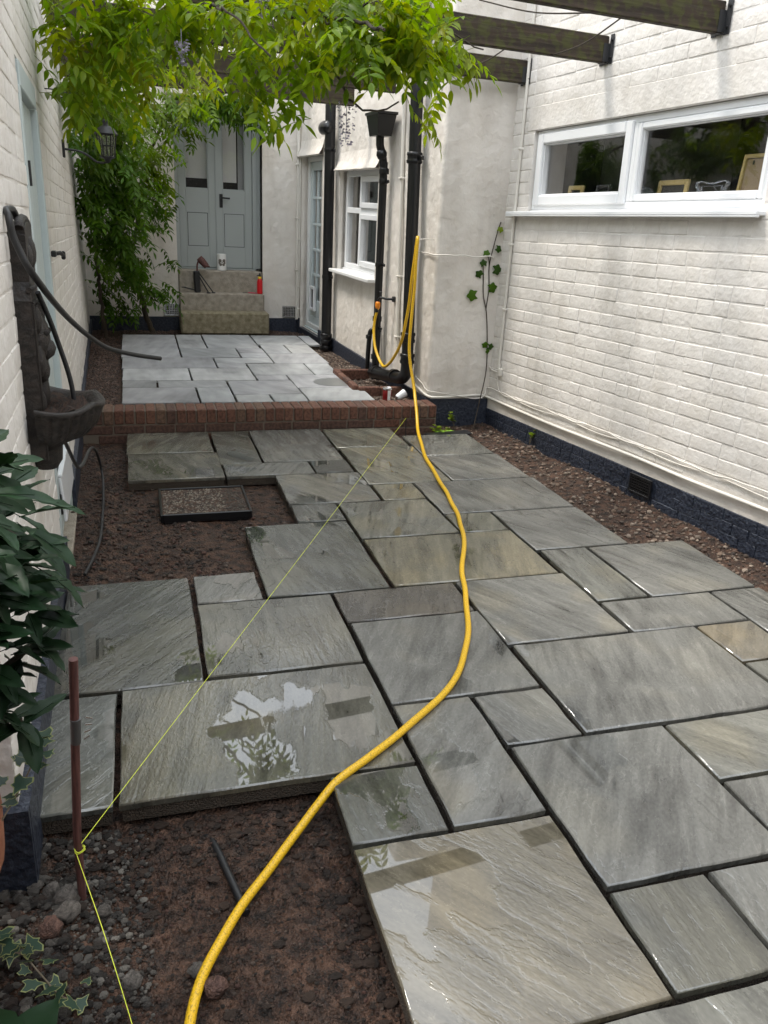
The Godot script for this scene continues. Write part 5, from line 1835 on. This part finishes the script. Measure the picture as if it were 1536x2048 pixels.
func pit_things() -> void:
	var m := thing("inspection_cover", "black recessed inspection cover filled with soil and gravel in the left pit", "manhole cover", at(Vector3(0.315, -0.03, -4.665), rot(0, 0.0, 0)))
	var mb := MB.new()
	bars_flat(mb, 0.52, 0.47, 0.014, 0.05)
	part(mb, "tray_rim", M.black_pipe, m)
	part(slabbox(-0.246, 0.246, -0.05, -0.004, -0.221, 0.221), "fill", M.soil, m)
	var xf := []
	var cols := []
	for i in 900:
		var p := Vector3(rr(-0.238, 0.238), -0.004, rr(-0.213, 0.213))
		xf.append(Transform3D(Basis.from_euler(Vector3(rr(0, 6), rr(0, 6), rr(0, 6))).scaled(Vector3(1, 0.7, 1) * rr(0.003, 0.0075)), p))
		var g := rr(0.05, 0.30) * (1.0 if p.x < 0.12 else 0.4)
		cols.append(Color(g, g * 0.85, g * 0.68))
	copies("gravel", stone_mesh(7), M.gravel, xf, cols, m)
	mb = MB.new()
	mb.cbox(Vector3(-0.15, -0.075, 0.2), Vector3(0.19, 0.07, 0.06), 0.006)
	mb.cbox(Vector3(0.16, -0.075, 0.2), Vector3(0.17, 0.07, 0.06), 0.006)
	part(mb, "frame_foot", M.black_pipe, m)
	# old black pipe end in the front pit
	var pp := thing("buried_pipe", "dark length of old pipe half buried in the front pit", "pipe")
	mb = MB.new()
	mb.tube(curve([Vector3(0.105, -0.105, -1.94), Vector3(0.125, -0.082, -1.88), Vector3(0.15, -0.08, -1.77), Vector3(0.185, -0.088, -1.62)]), 0.011, 9)
	part(mb, "pipe", M.black, pp)
	# lumps of rubble one can tell apart
	var spots := [[-0.262, -1.765, 0.036, "largest rounded grey stone in the corner rubble of the front pit"], [-0.258, -1.705, 0.032, "reddish grey broken stone just in front of the largest stone in the pit"], [-0.292, -1.66, 0.030, "pointed grey stone nearest the ivy in the front pit"], [-0.305, -1.80, 0.024, "pale knobbly stone behind the largest stone in the front pit"], [-0.345, -1.83, 0.018, "small pale stone close to the navy plinth in the front pit"], [-0.215, -1.80, 0.016, "small stone beside the stake's string in the front pit"], [-0.17, -1.70, 0.019, "small grey stone under the yellow string in the front pit"], [0.05, -1.48, 0.022, "red-brown stone beside the yellow hose in the front pit"], [-0.10, -1.48, 0.024, "flat dark stone by the string's loose end in the front pit"], [0.085, -1.42, 0.03, "brick fragment under the yellow hose at the front"]]
	for q in spots:
		var o := thing("stone", q[3], "stone", at(Vector3(q[0], soil_height(q[0], q[1]) + q[2] * 0.35, q[1]), rot(rr(-0.4, 0.4), rr(0, 6), rr(-0.4, 0.4))), "larger stones in the front pit")
		var sm := stone_builder(int(q[2] * 9000), 3)
		var st := part(sm, "lump", M.rubble if q[2] != 0.03 else M.brick[2], o, at(Vector3.ZERO, Basis.from_scale(Vector3(1.0, 0.75, 0.9) * q[2])))

func bars_flat(mb: MB, w: float, d: float, t: float, h: float) -> void:
	mb.cbox(Vector3(-w / 2 + t / 2, -h / 2 + 0.006, 0), Vector3(t, h, d), 0.003)
	mb.cbox(Vector3(w / 2 - t / 2, -h / 2 + 0.006, 0), Vector3(t, h, d), 0.003)
	mb.cbox(Vector3(0, -h / 2 + 0.006, -d / 2 + t / 2), Vector3(w - 2 * t, h, t), 0.003)
	mb.cbox(Vector3(0, -h / 2 + 0.006, d / 2 - t / 2), Vector3(w - 2 * t, h, t), 0.003)

func stone_builder(sd: int, detail := 2) -> MB:
	var r := RandomNumberGenerator.new()
	r.seed = sd
	var f := FastNoiseLite.new()
	f.seed = sd
	f.frequency = 0.9
	var n := 4 if detail == 2 else 8
	var rows := []
	for i in n + 1:
		var row := []
		var th := PI * i / n
		for k in n * 2:
			var ph := TAU * k / (n * 2)
			var d := Vector3(sin(th) * cos(ph), cos(th), sin(th) * sin(ph))
			var rad := 1.0 + 0.55 * f.get_noise_3dv(d * 1.3) + 0.10 * f.get_noise_3dv(d * 6.0)
			rad = minf(rad, 0.95 / maxf(0.5, absf(d.x + 0.4 * d.y)))
			row.append(d * rad)
		rows.append(row)
	var mb := MB.new()
	mb.surface(rows, true, true, Vector2(0.1, 0.1))
	return mb

func stone_mesh(sd: int) -> ArrayMesh:
	var src := stone_builder(sd, 2)
	var mb := MB.new()
	for i in range(0, src.idx.size(), 3):
		var q := [src.v[src.idx[i]], src.v[src.idx[i + 1]], src.v[src.idx[i + 2]]]
		if (q[1] - q[0]).cross(q[2] - q[0]).length() > 1e-5: mb.poly(q, q[0] + q[1] + q[2])
	return mb.mesh()

# ---------------------------------------------------------------- bay and ivy
func bay_and_ivy() -> void:
	var o := thing("bay_shrub", "glossy dark green bay shrub leaning in from the left edge, in a terracotta pot", "shrub", at(Vector3(-0.56, -0.1, -1.50)))
	var stems := [[Vector3(0, 0.5, 0), Vector3(0.05, 0.85, -0.02), Vector3(0.16, 1.05, 0.02), Vector3(0.26, 1.2, 0.02)], [Vector3(0, 0.5, 0), Vector3(0.08, 0.72, 0.04), Vector3(0.22, 0.86, 0.04), Vector3(0.33, 0.93, 0.0)], [Vector3(0, 0.5, 0), Vector3(0.0, 0.9, 0.0), Vector3(0.04, 1.2, 0.04), Vector3(0.10, 1.42, 0.05)], [Vector3(0, 0.5, 0), Vector3(0.1, 0.66, -0.05), Vector3(0.2, 0.74, -0.05), Vector3(0.28, 0.72, -0.06)], [Vector3(0, 0.5, 0), Vector3(0.07, 0.9, 0.1), Vector3(0.2, 1.1, 0.14), Vector3(0.3, 1.06, 0.16)], [Vector3(0, 0.5, 0), Vector3(0.12, 0.95, -0.12), Vector3(0.24, 1.12, -0.14), Vector3(0.34, 1.08, -0.12)]]
	for s in stems:
		var mb := MB.new()
		mb.tube(curve(s, 0.05), 0.006, 6)
		part(mb, "stem", M.bark, o)
	var kinds := []
	for k in 4:
		rng.seed = 400 + k
		var mb := MB.new()
		mb.colored = true
		blade(mb, Transform3D(Basis.IDENTITY, Vector3.ZERO), rr(0.085, 0.108), rr(0.036, 0.045), 0.38, rr(0.05, 0.35), 0.05)
		mb.tint = Color(3.4, 2.9, 1.8)
		mb.tube([Vector3(-0.014, 0, 0), Vector3(0.03, 0.0010, 0), Vector3(0.07, -0.003, 0)], 0.0012, 4, false)
		kinds.append(mb.mesh())
	rng.seed = 411
	for s in stems:
		var pts := curve(s, 0.02)
		for i in range(int(pts.size() * 0.22), pts.size()):
			for rep in 2:
				var p: Vector3 = pts[i] + Vector3(rr(-1, 1), rr(-1, 1), rr(-1, 1)) * 0.012
				var b := Basis(Vector3.UP, rr(0, TAU)) * Basis(Vector3(0, 0, 1), rr(-0.75, 0.55)) * Basis(Vector3(1, 0, 0), rr(-0.6, 0.6))
				part(kinds[rng.randi() % 4], "leaf", M.bay, o, Transform3D(b.scaled(Vector3.ONE * rr(0.75, 1.12)), p))
	for i in 330:
		var d := Vector3(rng.randfn(0, 0.5), rng.randfn(0, 0.5), rng.randfn(0, 0.5))
		if d.length() > 1.15: d = d.normalized()
		var p := Vector3(0.17, 1.11, 0.0) + d * Vector3(0.20, 0.24, 0.22)
		var b := Basis(Vector3.UP, atan2(-d.z, d.x) + rr(-0.9, 0.9)) * Basis(Vector3(0, 0, 1), rr(-0.6, 0.6)) * Basis(Vector3(1, 0, 0), rr(-0.6, 0.6))
		part(kinds[rng.randi() % 4], "leaf", M.bay, o, Transform3D(b.scaled(Vector3.ONE * rr(0.7, 1.05)), p))
	var pot := thing("terracotta_pot", "tall terracotta pot at the left edge holding the bay", "plant pot", at(Vector3(-0.60, -0.1, -1.50)))
	var pm := MB.new()
	pm.lathe(Vector3.ZERO, [[0.0, 0.0], [0.16, 0.0], [0.225, 0.40], [0.236, 0.402], [0.262, 0.42], [0.268, 0.53], [0.262, 0.54], [0.238, 0.54], [0.225, 0.50], [0.0, 0.49]], 36)
	part(pm, "pot", M.terracotta, pot)
	pm = MB.new()
	pm.lathe(Vector3.ZERO, [[0.22, 0.505], [0.0, 0.515]], 20)
	part(pm, "compost", M.soil, pot)
	# variegated ivy: one trail by the pot, one on the ground
	var leaf := MB.new()
	var rim := MB.new()
	for mbx in [[leaf, 0.86, 0.0008], [rim, 1.0, 0.0]]:
		var mb: MB = mbx[0]
		mb.colored = true
		var sc: float = mbx[1]
		var outl := [[-0.010, -0.004], [-0.022, -0.020], [-0.006, -0.026], [0.012, -0.018], [0.020, -0.024], [0.028, -0.010], [0.052, 0.0]]
		var ring := []
		for q in outl: ring.append(Vector3(q[0], 0, q[1]))
		for k in range(outl.size() - 2, -1, -1): ring.append(Vector3(outl[k][0], 0, -outl[k][1]))
		var cc := Vector3(0.010, 0.0, 0)
		var ids := []
		var c0: int = mb.put(cc + Vector3(0, mbx[2] - 0.002, 0), Vector3.UP, Vector2.ZERO)
		for p: Vector3 in ring: ids.append(mb.put(cc + (p - cc) * sc + Vector3(0, mbx[2] - 0.18 * absf(p.z) - maxf(0.0, p.x) * 0.12, 0), Vector3.UP, Vector2.ZERO))
		for i in ids.size() - 1: mb.idx.append_array([c0, ids[i], ids[i + 1]])
		mb.idx.append_array([c0, ids[ids.size() - 1], ids[0]])
	var lm := leaf.mesh()
	var rm := rim.mesh()
	var trails := [
		["variegated ivy trailing over the terracotta pot's foot at the left edge", [Vector3(-0.43, 0.30, -1.42), Vector3(-0.345, 0.40, -1.50), Vector3(-0.30, 0.46, -1.54), Vector3(-0.275, 0.50, -1.56), Vector3(-0.265, 0.52, -1.60)], 22, 0.9],
		["variegated ivy creeping over the soil in the lower left corner", [Vector3(-0.52, -0.03, -1.50), Vector3(-0.42, -0.02, -1.56), Vector3(-0.35, 0.0, -1.55), Vector3(-0.30, -0.02, -1.50), Vector3(-0.25, -0.05, -1.45), Vector3(-0.20, -0.07, -1.44)], 26, 1.0],
	]
	for t in trails:
		var iv := thing("ivy", t[0], "ivy", Transform3D.IDENTITY, "variegated ivy trails")
		var st := MB.new()
		var pts := curve(t[1], 0.02)
		st.tube(pts, 0.0022, 5)
		part(st, "stem", M.twig, iv)
		for i in t[2]:
			var p: Vector3 = pts[rng.randi() % pts.size()] + Vector3(rr(-0.03, 0.03), rr(0.0, 0.035), rr(-0.03, 0.03))
			var b := Basis(Vector3.UP, rr(0, TAU)) * Basis(Vector3(0, 0, 1), rr(-0.7, 0.3)) * Basis(Vector3(1, 0, 0), rr(-0.4, 0.7))
			b = b.scaled(Vector3.ONE * rr(0.45, 0.95) * t[3])
			var lf := part(rm, "leaf", M.ivy_rim, iv, Transform3D(b, p))
			part(lm, "green_centre", M.ivy, lf)
	var big := thing("broad_leaf_plant", "broad dark green leaves close to the camera in the bottom left corner", "plant", at(Vector3(-0.33, -0.06, -1.22)))
	for k in 5:
		var mb := MB.new()
		mb.colored = true
		mb.tint = Color(1.5, 1.6, 1.3)
		var b := Basis(Vector3.UP, [0.35, -0.35, 0.95, 1.9, 2.9][k]) * Basis(Vector3(0, 0, 1), [0.25, 0.1, 0.5, 0.3, 0.2][k])
		blade(mb, Transform3D(b, Vector3(0, 0.06 + 0.02 * k, 0)), 0.15, 0.105, 0.15, 0.3, 0.03)
		part(mb, "leaf", M.bay, big)
		var st := MB.new()
		st.tube([Vector3(0, -0.03, 0), Vector3(0, 0.06 + 0.02 * k, 0)], 0.003, 5)
		part(st, "stalk", M.twig, big)

# ---------------------------------------------------------------- small plants
func lobed_leaf(size: float) -> MB:
	var mb := MB.new()
	mb.colored = true
	var outl := []
	for k in 21:
		var a := PI * (k / 20.0 * 2.0 - 1.0)
		var r := 0.86 + 0.14 * cos(a * 5.0)
		if absf(a) > 2.6: r *= 0.55
		outl.append(Vector3(cos(a) * r + 0.45, 0, sin(a) * r * 0.95))
	var c0 := mb.put(Vector3(0.35, 0.02, 0) * size, Vector3.UP, Vector2.ZERO)
	var ids := []
	for p: Vector3 in outl: ids.append(mb.put(Vector3(p.x, -0.12 * p.length_squared() * 0.6, p.z) * size, Vector3(p.x * 0.3, 1, p.z * 0.3).normalized(), Vector2.ZERO))
	for i in ids.size() - 1: mb.idx.append_array([c0, ids[i], ids[i + 1]])
	return mb

func small_plants() -> void:
	var o := thing("young_climber", "young vine with a few lobed leaves climbing the inner corner beside the pier", "climbing plant")
	var P := func(x: float, y: float, d: float) -> Vector3: return Vector3(2.35 + x, y, -6.40 + d)
	var stems := [[P.call(0.335, -0.05, 0.22), P.call(0.42, 0.15, 0.10), P.call(0.488, 0.40, 0.03), P.call(0.475, 0.65, 0.03), P.call(0.44, 0.90, 0.035), P.call(0.40, 1.05, 0.03), P.call(0.385, 1.20, 0.03), P.call(0.37, 1.33, 0.03)], [P.call(0.432, 0.92, 0.035), P.call(0.445, 1.10, 0.03), P.call(0.43, 1.28, 0.03), P.call(0.455, 1.44, 0.03), P.call(0.48, 1.56, 0.03), P.call(0.50, 1.62, 0.025)], [P.call(0.43, 1.28, 0.03), P.call(0.41, 1.38, 0.03)]]
	for s in stems:
		var mb := MB.new()
		mb.tube(curve(s), 0.0042, 6)
		part(mb, "stem", M.bark, o)
	var lv := [[0.325, 1.045, 0.055, 3.3, M.leaf_mid], [0.445, 1.10, 0.05, 0.2, M.leaf_mid], [0.47, 1.25, 0.05, 0.0, M.leaf_dark], [0.36, 1.20, 0.04, 2.6, M.leaf_dark], [0.375, 1.28, 0.035, 1.8, M.leaf_dark], [0.385, 1.36, 0.032, 1.2, M.leaf_mid], [0.475, 1.42, 0.036, -0.4, M.leaf_dark], [0.482, 1.55, 0.030, 0.9, M.leaf_bright], [0.468, 0.63, 0.034, 2.9, M.leaf_mid], [0.485, 0.62, 0.034, 0.0, M.leaf_dark], [0.478, 0.60, 0.03, -1.4, M.leaf_mid]]
	for q in lv:
		var b := Basis(Vector3(0, 0, 1), q[3]) * Basis(Vector3(1, 0, 0), PI / 2 + rr(-0.5, 0.3))
		part(lobed_leaf(q[2]), "leaf", q[4], o, Transform3D(b, P.call(q[0], q[1], 0.045)))
	# low weeds
	var spots := [[Vector3(2.33, -0.06, -6.07), "small green weed at the end of the brick edging, beside the moss", 0.085, 12, M.leaf_bright], [Vector3(2.53, -0.06, -6.22), "leafy weed seedling under the pier between the moss and the gravel", 0.16, 18, M.leaf_bright], [Vector3(2.93, -0.03, -5.60), "yellowing seedling leaning out from the navy plinth of the brick wall", 0.14, 8, M.leaf_bright]]
	for q in spots:
		var w := thing("weed", q[1], "weed", at(q[0]))
		for k in 4:
			var top := Vector3(rr(-0.07, 0.07), q[2] * rr(0.6, 1.0), rr(-0.05, 0.07))
			var mb := MB.new()
			mb.tube(curve([Vector3(0, 0, 0), top * 0.5 + Vector3(0, 0.02, 0), top], 0.02), 0.0016, 4)
			part(mb, "stem", M.twig, w)
			for j in int(q[3] / 4.0) + 1:
				var b := Basis(Vector3.UP, rr(0, TAU)) * Basis(Vector3(0, 0, 1), rr(-0.5, 0.3))
				part(lobed_leaf(rr(0.015, 0.026)), "leaf", q[4], w, Transform3D(b, top * rr(0.6, 1.05)))
	var mo := thing("moss_clump", "bright green cushion of moss at the foot of the pier", "moss", at(Vector3(2.40, -0.045, -6.10)))
	for k in 3:
		var mb := stone_builder(900 + k, 3)
		part(mb, "cushion", M.moss, mo, at(Vector3((k - 1) * 0.05, rr(-0.01, 0.005), rr(-0.02, 0.02)), Basis.from_scale(Vector3(0.05, 0.02, 0.03))))
	var sl := thing("slate_piece", "broken dark slate lying by the moss under the pier", "stone", at(Vector3(2.38, -0.05, -6.02), rot(0.1, 0.1, 0.03)))
	part(slabbox(-0.18, 0.22, 0.0, 0.012, -0.05, 0.04, 0.003), "slab", M.black, sl)

# ---------------------------------------------------------------- small things
func small_things() -> void:
	# lantern
	var l := thing("wall_lantern", "black six-sided wall lantern half hidden in the vine on the left", "lantern", at(Vector3(-0.160, 1.915, -6.8), Basis.from_scale(Vector3.ONE * 0.86)))
	var mb := MB.new()
	mb.lathe(Vector3.ZERO, [[0.0, -0.03], [0.02, -0.025], [0.03, 0.0], [0.062, 0.012], [0.062, 0.022], [0.0, 0.022]], 6)
	part(mb, "base", M.black, l)
	mb = MB.new()
	for k in 6:
		var a := TAU * k / 6.0
		mb.tube([Vector3(cos(a) * 0.058, 0.02, sin(a) * 0.058), Vector3(cos(a) * 0.078, 0.19, sin(a) * 0.078)], 0.0055, 4)
		var b := TAU * (k + 1) / 6.0
		mb.tube([Vector3(cos(a) * 0.068, 0.105, sin(a) * 0.068), Vector3(cos(b) * 0.068, 0.105, sin(b) * 0.068)], 0.004, 4)
		var e := Vector3(cos(a) + cos(b), 0, sin(a) + sin(b)) / 2
		mb.tube([e * 0.058 + Vector3(0, 0.02, 0), e * 0.078 + Vector3(0, 0.19, 0)], 0.004, 4)
	part(mb, "cage", M.black, l)
	for k in 6:
		var a := TAU * k / 6.0
		var b := TAU * (k + 1) / 6.0
		mb = MB.new()
		mb.poly([Vector3(cos(a) * 0.055, 0.022, sin(a) * 0.055), Vector3(cos(b) * 0.055, 0.022, sin(b) * 0.055), Vector3(cos(b) * 0.075, 0.188, sin(b) * 0.075), Vector3(cos(a) * 0.075, 0.188, sin(a) * 0.075)], Vector3(cos(a) + cos(b), 0, sin(a) + sin(b)))
		part(mb, "pane", M.amber_glass, l)
	mb = MB.new()
	mb.lathe(Vector3.ZERO, [[0.0, 0.189], [0.095, 0.19], [0.098, 0.20], [0.06, 0.245], [0.025, 0.262], [0.02, 0.28], [0.03, 0.292], [0.014, 0.31], [0.0, 0.312]], 6)
	part(mb, "roof", M.black, l)
	mb = MB.new()
	mb.tube(curve([Vector3(-0.36, 0.06, 0.0), Vector3(-0.2, 0.04, 0), Vector3(-0.08, -0.03, 0), Vector3(0, -0.025, 0)]), 0.009, 8)
	mb.cbox(Vector3(-0.35, 0.06, 0), Vector3(0.02, 0.14, 0.06), 0.005)
	part(mb, "bracket", M.black, l)
	# red bottle on the second step
	var r := thing("red_bottle", "red bottle with yellow band and black nozzle on the middle step", "bottle", at(Vector3(1.495, 0.5915, -10.61)))
	mb = MB.new()
	mb.lathe(Vector3.ZERO, [[0.0, 0.0], [0.034, 0.001], [0.036, 0.01], [0.036, 0.15], [0.028, 0.175], [0.022, 0.185], [0.022, 0.20], [0.0, 0.2]], 18)
	part(mb, "body", M.red, r)
	mb = MB.new()
	mb.lathe(Vector3.ZERO, [[0.023, 0.186], [0.025, 0.19], [0.024, 0.205], [0.018, 0.212], [0.0, 0.212]], 14)
	part(mb, "band", M.yellow, r)
	mb = MB.new()
	mb.lathe(Vector3.ZERO, [[0.016, 0.21], [0.014, 0.235], [0.006, 0.255], [0.0, 0.258]], 12)
	mb.cbox(Vector3(-0.02, 0.225, 0), Vector3(0.035, 0.012, 0.012), 0.003)
	part(mb, "nozzle", M.black, r)
	# red-handled tool beside it
	var t := thing("secateurs", "pink-red handled hand tool lying on the middle step beside the bottle", "hand tool", at(Vector3(1.37, 0.5985, -10.62), rot(0, -0.25, 0)))
	mb = MB.new()
	mb.tube(curve([Vector3(0.09, 0.002, 0.015), Vector3(0.03, 0.004, 0.02), Vector3(-0.02, 0.004, 0.0)]), 0.0065, 7)
	part(mb, "grip", mat("pink_grip", lin(0.55, 0.06, 0.10), 0.4), t)
	mb = MB.new()
	mb.tube(curve([Vector3(0.09, 0.002, -0.02), Vector3(0.03, 0.003, -0.015), Vector3(-0.02, 0.004, 0.0)]), 0.006, 7)
	mb.cbox(Vector3(-0.055, 0.003, 0.0), Vector3(0.075, 0.005, 0.014), 0.002)
	part(mb, "blade", M.black, t)
	# white printed pot
	var p := thing("printed_pot", "white cylindrical pot with a brown printed motif on the top step", "pot", at(Vector3(1.04, 0.8515, -10.80)))
	mb = MB.new()
	mb.lathe(Vector3.ZERO, [[0.0, 0.0], [0.056, 0.0], [0.058, 0.008], [0.058, 0.195], [0.054, 0.20], [0.050, 0.195], [0.050, 0.17], [0.0, 0.168]], 24)
	part(mb, "body", M.ceramic, p)
	for q in [[-0.45, 0.12, 0.022], [0.45, 0.12, 0.022], [-0.32, 0.075, 0.018], [0.32, 0.075, 0.018], [-0.6, 0.095, 0.014], [0.6, 0.095, 0.014], [0.0, 0.10, 0.008]]:
		mb = MB.new()
		var rows := []
		for j in 7:
			var row := []
			for k in 7:
				var uu := (k / 6.0 - 0.5) * 2.0
				var vv := (j / 6.0 - 0.5) * 2.0
				var s := maxf(absf(uu), absf(vv)) / maxf(0.001, Vector2(uu, vv).length())
				var a: float = PI / 2 - q[0] - uu * s * q[2] / 0.058
				row.append(Vector3(cos(a) * 0.0588, q[1] + vv * s * q[2], sin(a) * 0.0588))
			rows.append(row)
		mb.surface(rows, true)
		part(mb, "printed_motif", M.print, p)
	# iron boot jack like casting leaning on the step
	var c := thing("iron_ornament", "dark rusty cast iron post with a tilted head and thin legs, leaning on the steps", "ornament", at(Vector3(0.72, 0.5915, -10.63)))
	mb = MB.new()
	mb.cbox(Vector3(-0.005, 0.13, 0.0), Vector3(0.075, 0.26, 0.06), 0.012, rot(0, 0.2, 0.03))
	part(mb, "post", M.black, c)
	mb = MB.new()
	mb.tube(curve([Vector3(0.0, 0.25, 0.0), Vector3(0.005, 0.33, 0), Vector3(0.03, 0.39, 0.0), Vector3(0.05, 0.40, 0.0)]), 0.011, 8)
	part(mb, "neck", M.rust, c)
	mb = MB.new()
	mb.tube([Vector3(0.03, 0.415, 0.0), Vector3(0.06, 0.38, 0.0), Vector3(0.12, 0.315, 0.0)], [0.040, 0.046, 0.036], 10)
	mb.tube([Vector3(0.115, 0.32, 0.0), Vector3(0.155, 0.315, 0.0)], 0.012, 8)
	part(mb, "head", M.rust, c)
	for q in [[Vector3(0.02, 0.24, 0.02), Vector3(0.19, 0.005, 0.04)], [Vector3(0.02, 0.20, 0.02), Vector3(0.13, 0.005, 0.05)], [Vector3(-0.03, 0.03, 0.02), Vector3(-0.17, 0.06, 0.0)]]:
		mb = MB.new()
		mb.tube([q[0], q[1]], 0.008, 6)
		mb.cbox(q[1], Vector3(0.05, 0.012, 0.03), 0.003)
		part(mb, "leg", M.black, c)
	# tins behind the edging
	var tin := thing("red_tin", "small red and silver tin standing behind the brick edging by the hose", "tin", at(Vector3(2.03, 0.115, -6.60)))
	mb = MB.new()
	mb.lathe(Vector3.ZERO, [[0.0, 0.0], [0.038, 0.0], [0.038, 0.105], [0.0, 0.105]], 20)
	part(mb, "body", mat("dark_red_label", lin(0.22, 0.012, 0.014), 0.3), tin)
	mb = MB.new()
	mb.lathe(Vector3.ZERO, [[0.0385, 0.095], [0.041, 0.10], [0.041, 0.112], [0.036, 0.112], [0.034, 0.106], [0.0, 0.106]], 20)
	part(mb, "rim", M.tin, tin)
	mb = MB.new()
	var rws := []
	for y in [0.004, 0.094]:
		var row := []
		for k in 7: row.append(Vector3(cos(PI / 2 - 0.6 + k * 0.13) * 0.0388, y, sin(PI / 2 - 0.6 + k * 0.13) * 0.0388))
		rws.append(row)
	mb.surface(rws, true)
	part(mb, "label_panel", M.ceramic, tin)
	var cup := thing("plastic_cup", "white plastic cup lying on its side behind the brick edging beside the red tin", "cup", at(Vector3(2.11, 0.145, -6.56), rot(0.2, 0.4, -1.1)))
	mb = MB.new()
	mb.lathe(Vector3.ZERO, [[0.0, 0.0], [0.026, 0.0], [0.036, 0.085], [0.038, 0.086], [0.034, 0.084], [0.024, 0.004], [0.0, 0.004]], 18)
	part(mb, "body", M.upvc, cup)

func gravel_all() -> void:
	rng.seed = 500
	ground_at(0.0, 0.0)
	var meshes := [stone_mesh(1), stone_mesh(2), stone_mesh(3)]
	# patches: label, x0, x1, z0, z1, stones, smallest, largest, palette, lift
	var patches := [
		["fine red-brown gravel and bark along the left of the upper terrace", -0.53, -0.21, -10.2, -6.42, 9000, 0.004, 0.012, 1, 0.0],
		["dark gravel before the end wall and door steps", -0.5, 2.05, -10.75, -9.98, 3500, 0.005, 0.012, 1, 0.0],
		["gravel beside the terrace under the downpipes", 1.83, 2.30, -9.9, -6.42, 5000, 0.005, 0.014, 2, 0.0],
		["gravel and crumbs of mortar along the brick wall on the right", 2.45, 3.25, -6.35, -2.3, 4300, 0.003, 0.018, 2, 0.0],
		["reddish gravel and crumbs in the left soil pit", -0.45, 0.95, -5.05, -3.55, 3200, 0.003, 0.015, 0, 0.0],
		["loose soil crumbs in the strip beside the left wall", -0.45, -0.14, -6.12, -5.0, 2500, 0.003, 0.010, 0, 0.0],
		["grey rubble and grit in the left corner of the front pit", -0.45, -0.05, -2.0, -1.3, 3000, 0.002, 0.011, 3, 0.0],
		["brown crumbs scattered over the front pit", -0.1, 0.5, -2.0, -0.9, 4500, 0.002, 0.006, 0, 0.0],
	]
	var pal := [
		[Color(0.05, 0.034, 0.024), Color(0.10, 0.055, 0.038), Color(0.03, 0.021, 0.015), Color(0.15, 0.105, 0.08), Color(0.12, 0.055, 0.04)],
		[Color(0.10, 0.058, 0.042), Color(0.15, 0.085, 0.06), Color(0.05, 0.032, 0.024), Color(0.20, 0.13, 0.10), Color(0.07, 0.045, 0.035)],
		[Color(0.13, 0.095, 0.07), Color(0.20, 0.14, 0.10), Color(0.07, 0.05, 0.038), Color(0.28, 0.22, 0.17), Color(0.10, 0.06, 0.042)],
		[Color(0.06, 0.052, 0.045), Color(0.11, 0.098, 0.085), Color(0.03, 0.024, 0.018), Color(0.24, 0.22, 0.19), Color(0.05, 0.032, 0.023)],
	]
	# clods of wet earth
	var cx := []
	var cc := []
	for i in 1300:
		var front := rng.randf() < 0.65
		var x := rr(-0.30, 0.52) if front else rr(-0.4, 0.95)
		var z := rr(-2.02, -0.95) if front else rr(-5.0, -3.5)
		if front and rng.randf() < 0.6:                      # most lie along the slabs' edges
			if rng.randf() < 0.5: x = 0.50 - absf(rng.randfn(0, 0.07))
			else: z = -2.0 + absf(rng.randfn(0, 0.08))
		var size := lerpf(0.003, 0.015, pow(rng.randf(), 3.2))
		cx.append(Transform3D(Basis.from_euler(Vector3(rr(-0.4, 0.4), rr(0, 6), rr(-0.4, 0.4))).scaled(Vector3(rr(0.9, 1.6), rr(0.35, 0.6), rr(0.8, 1.2)) * size), Vector3(x, ground_at(x, z) - size * 0.05, z)))
		var g := rr(0.012, 0.04)
		cc.append(Color(g * 1.25, g * 0.72, g * 0.45))
	var cl0 := thing("soil_clods", "lumps of wet earth broken off along the edges of the pits", "soil")
	cl0.set_meta("kind", "stuff")
	copies("clods", stone_mesh(77), M.gravel, cx, cc, cl0)
	for q in patches:
		var xf := [[], [], []]
		var cl := [[], [], []]
		for i in q[5]:
			var x := rr(q[1], q[2])
			var z := rr(q[3], q[4])
			if q[8] == 0 and gf != null and z < -3.0 and gf.get_noise_2d(x * 1.3 + 9.0, z * 1.3) + 0.5 * smoothstep(0.1, 0.7, x) - 0.1 > 0.12 * rng.randf() + 0.1: continue
			if q[9] == 0.0 and z > -6.3 and x > 2.4 and x < 2.53 + maxf(0.0, (z + 3.6)) * 0.34: continue
			var size := lerpf(q[6], q[7], pow(rng.randf(), 3.5))
			if q[8] == 3: size *= 1.0 + 1.0 * smoothstep(0.3, 1.0, rng.randf()) * smoothstep(-0.1, -0.3, x)
			var b := Basis.from_euler(Vector3(rr(0, 6), rr(0, 6), rr(0, 6))).scaled(Vector3(1.0, 0.7, 0.85) * size)
			var k := rng.randi() % 3
			xf[k].append(Transform3D(b, Vector3(x, ground_at(x, z) + size * 0.25, z)))
			var c: Color = pal[q[8]][rng.randi() % 5]
			var g := rr(0.6, 1.25)
			g *= [0.62, 0.75, 1.0, 0.62][q[8]]
			cl[k].append(Color(c.r * g, c.g * g, c.b * g))
		var o := thing("gravel", q[0], "gravel")
		o.set_meta("kind", "stuff")
		for k in 3: copies("stones", meshes[k], M.gravel, xf[k], cl[k], o)

var gf: FastNoiseLite
func ground_at(x: float, z: float) -> float:
	if gf == null:
		gf = FastNoiseLite.new()
		gf.seed = 3
		gf.frequency = 1.6
		gf.fractal_octaves = 5
		gf.fractal_gain = 0.55
	return soil_height(x, z) + gf.get_noise_2d(x, z) * 0.030 - 0.004
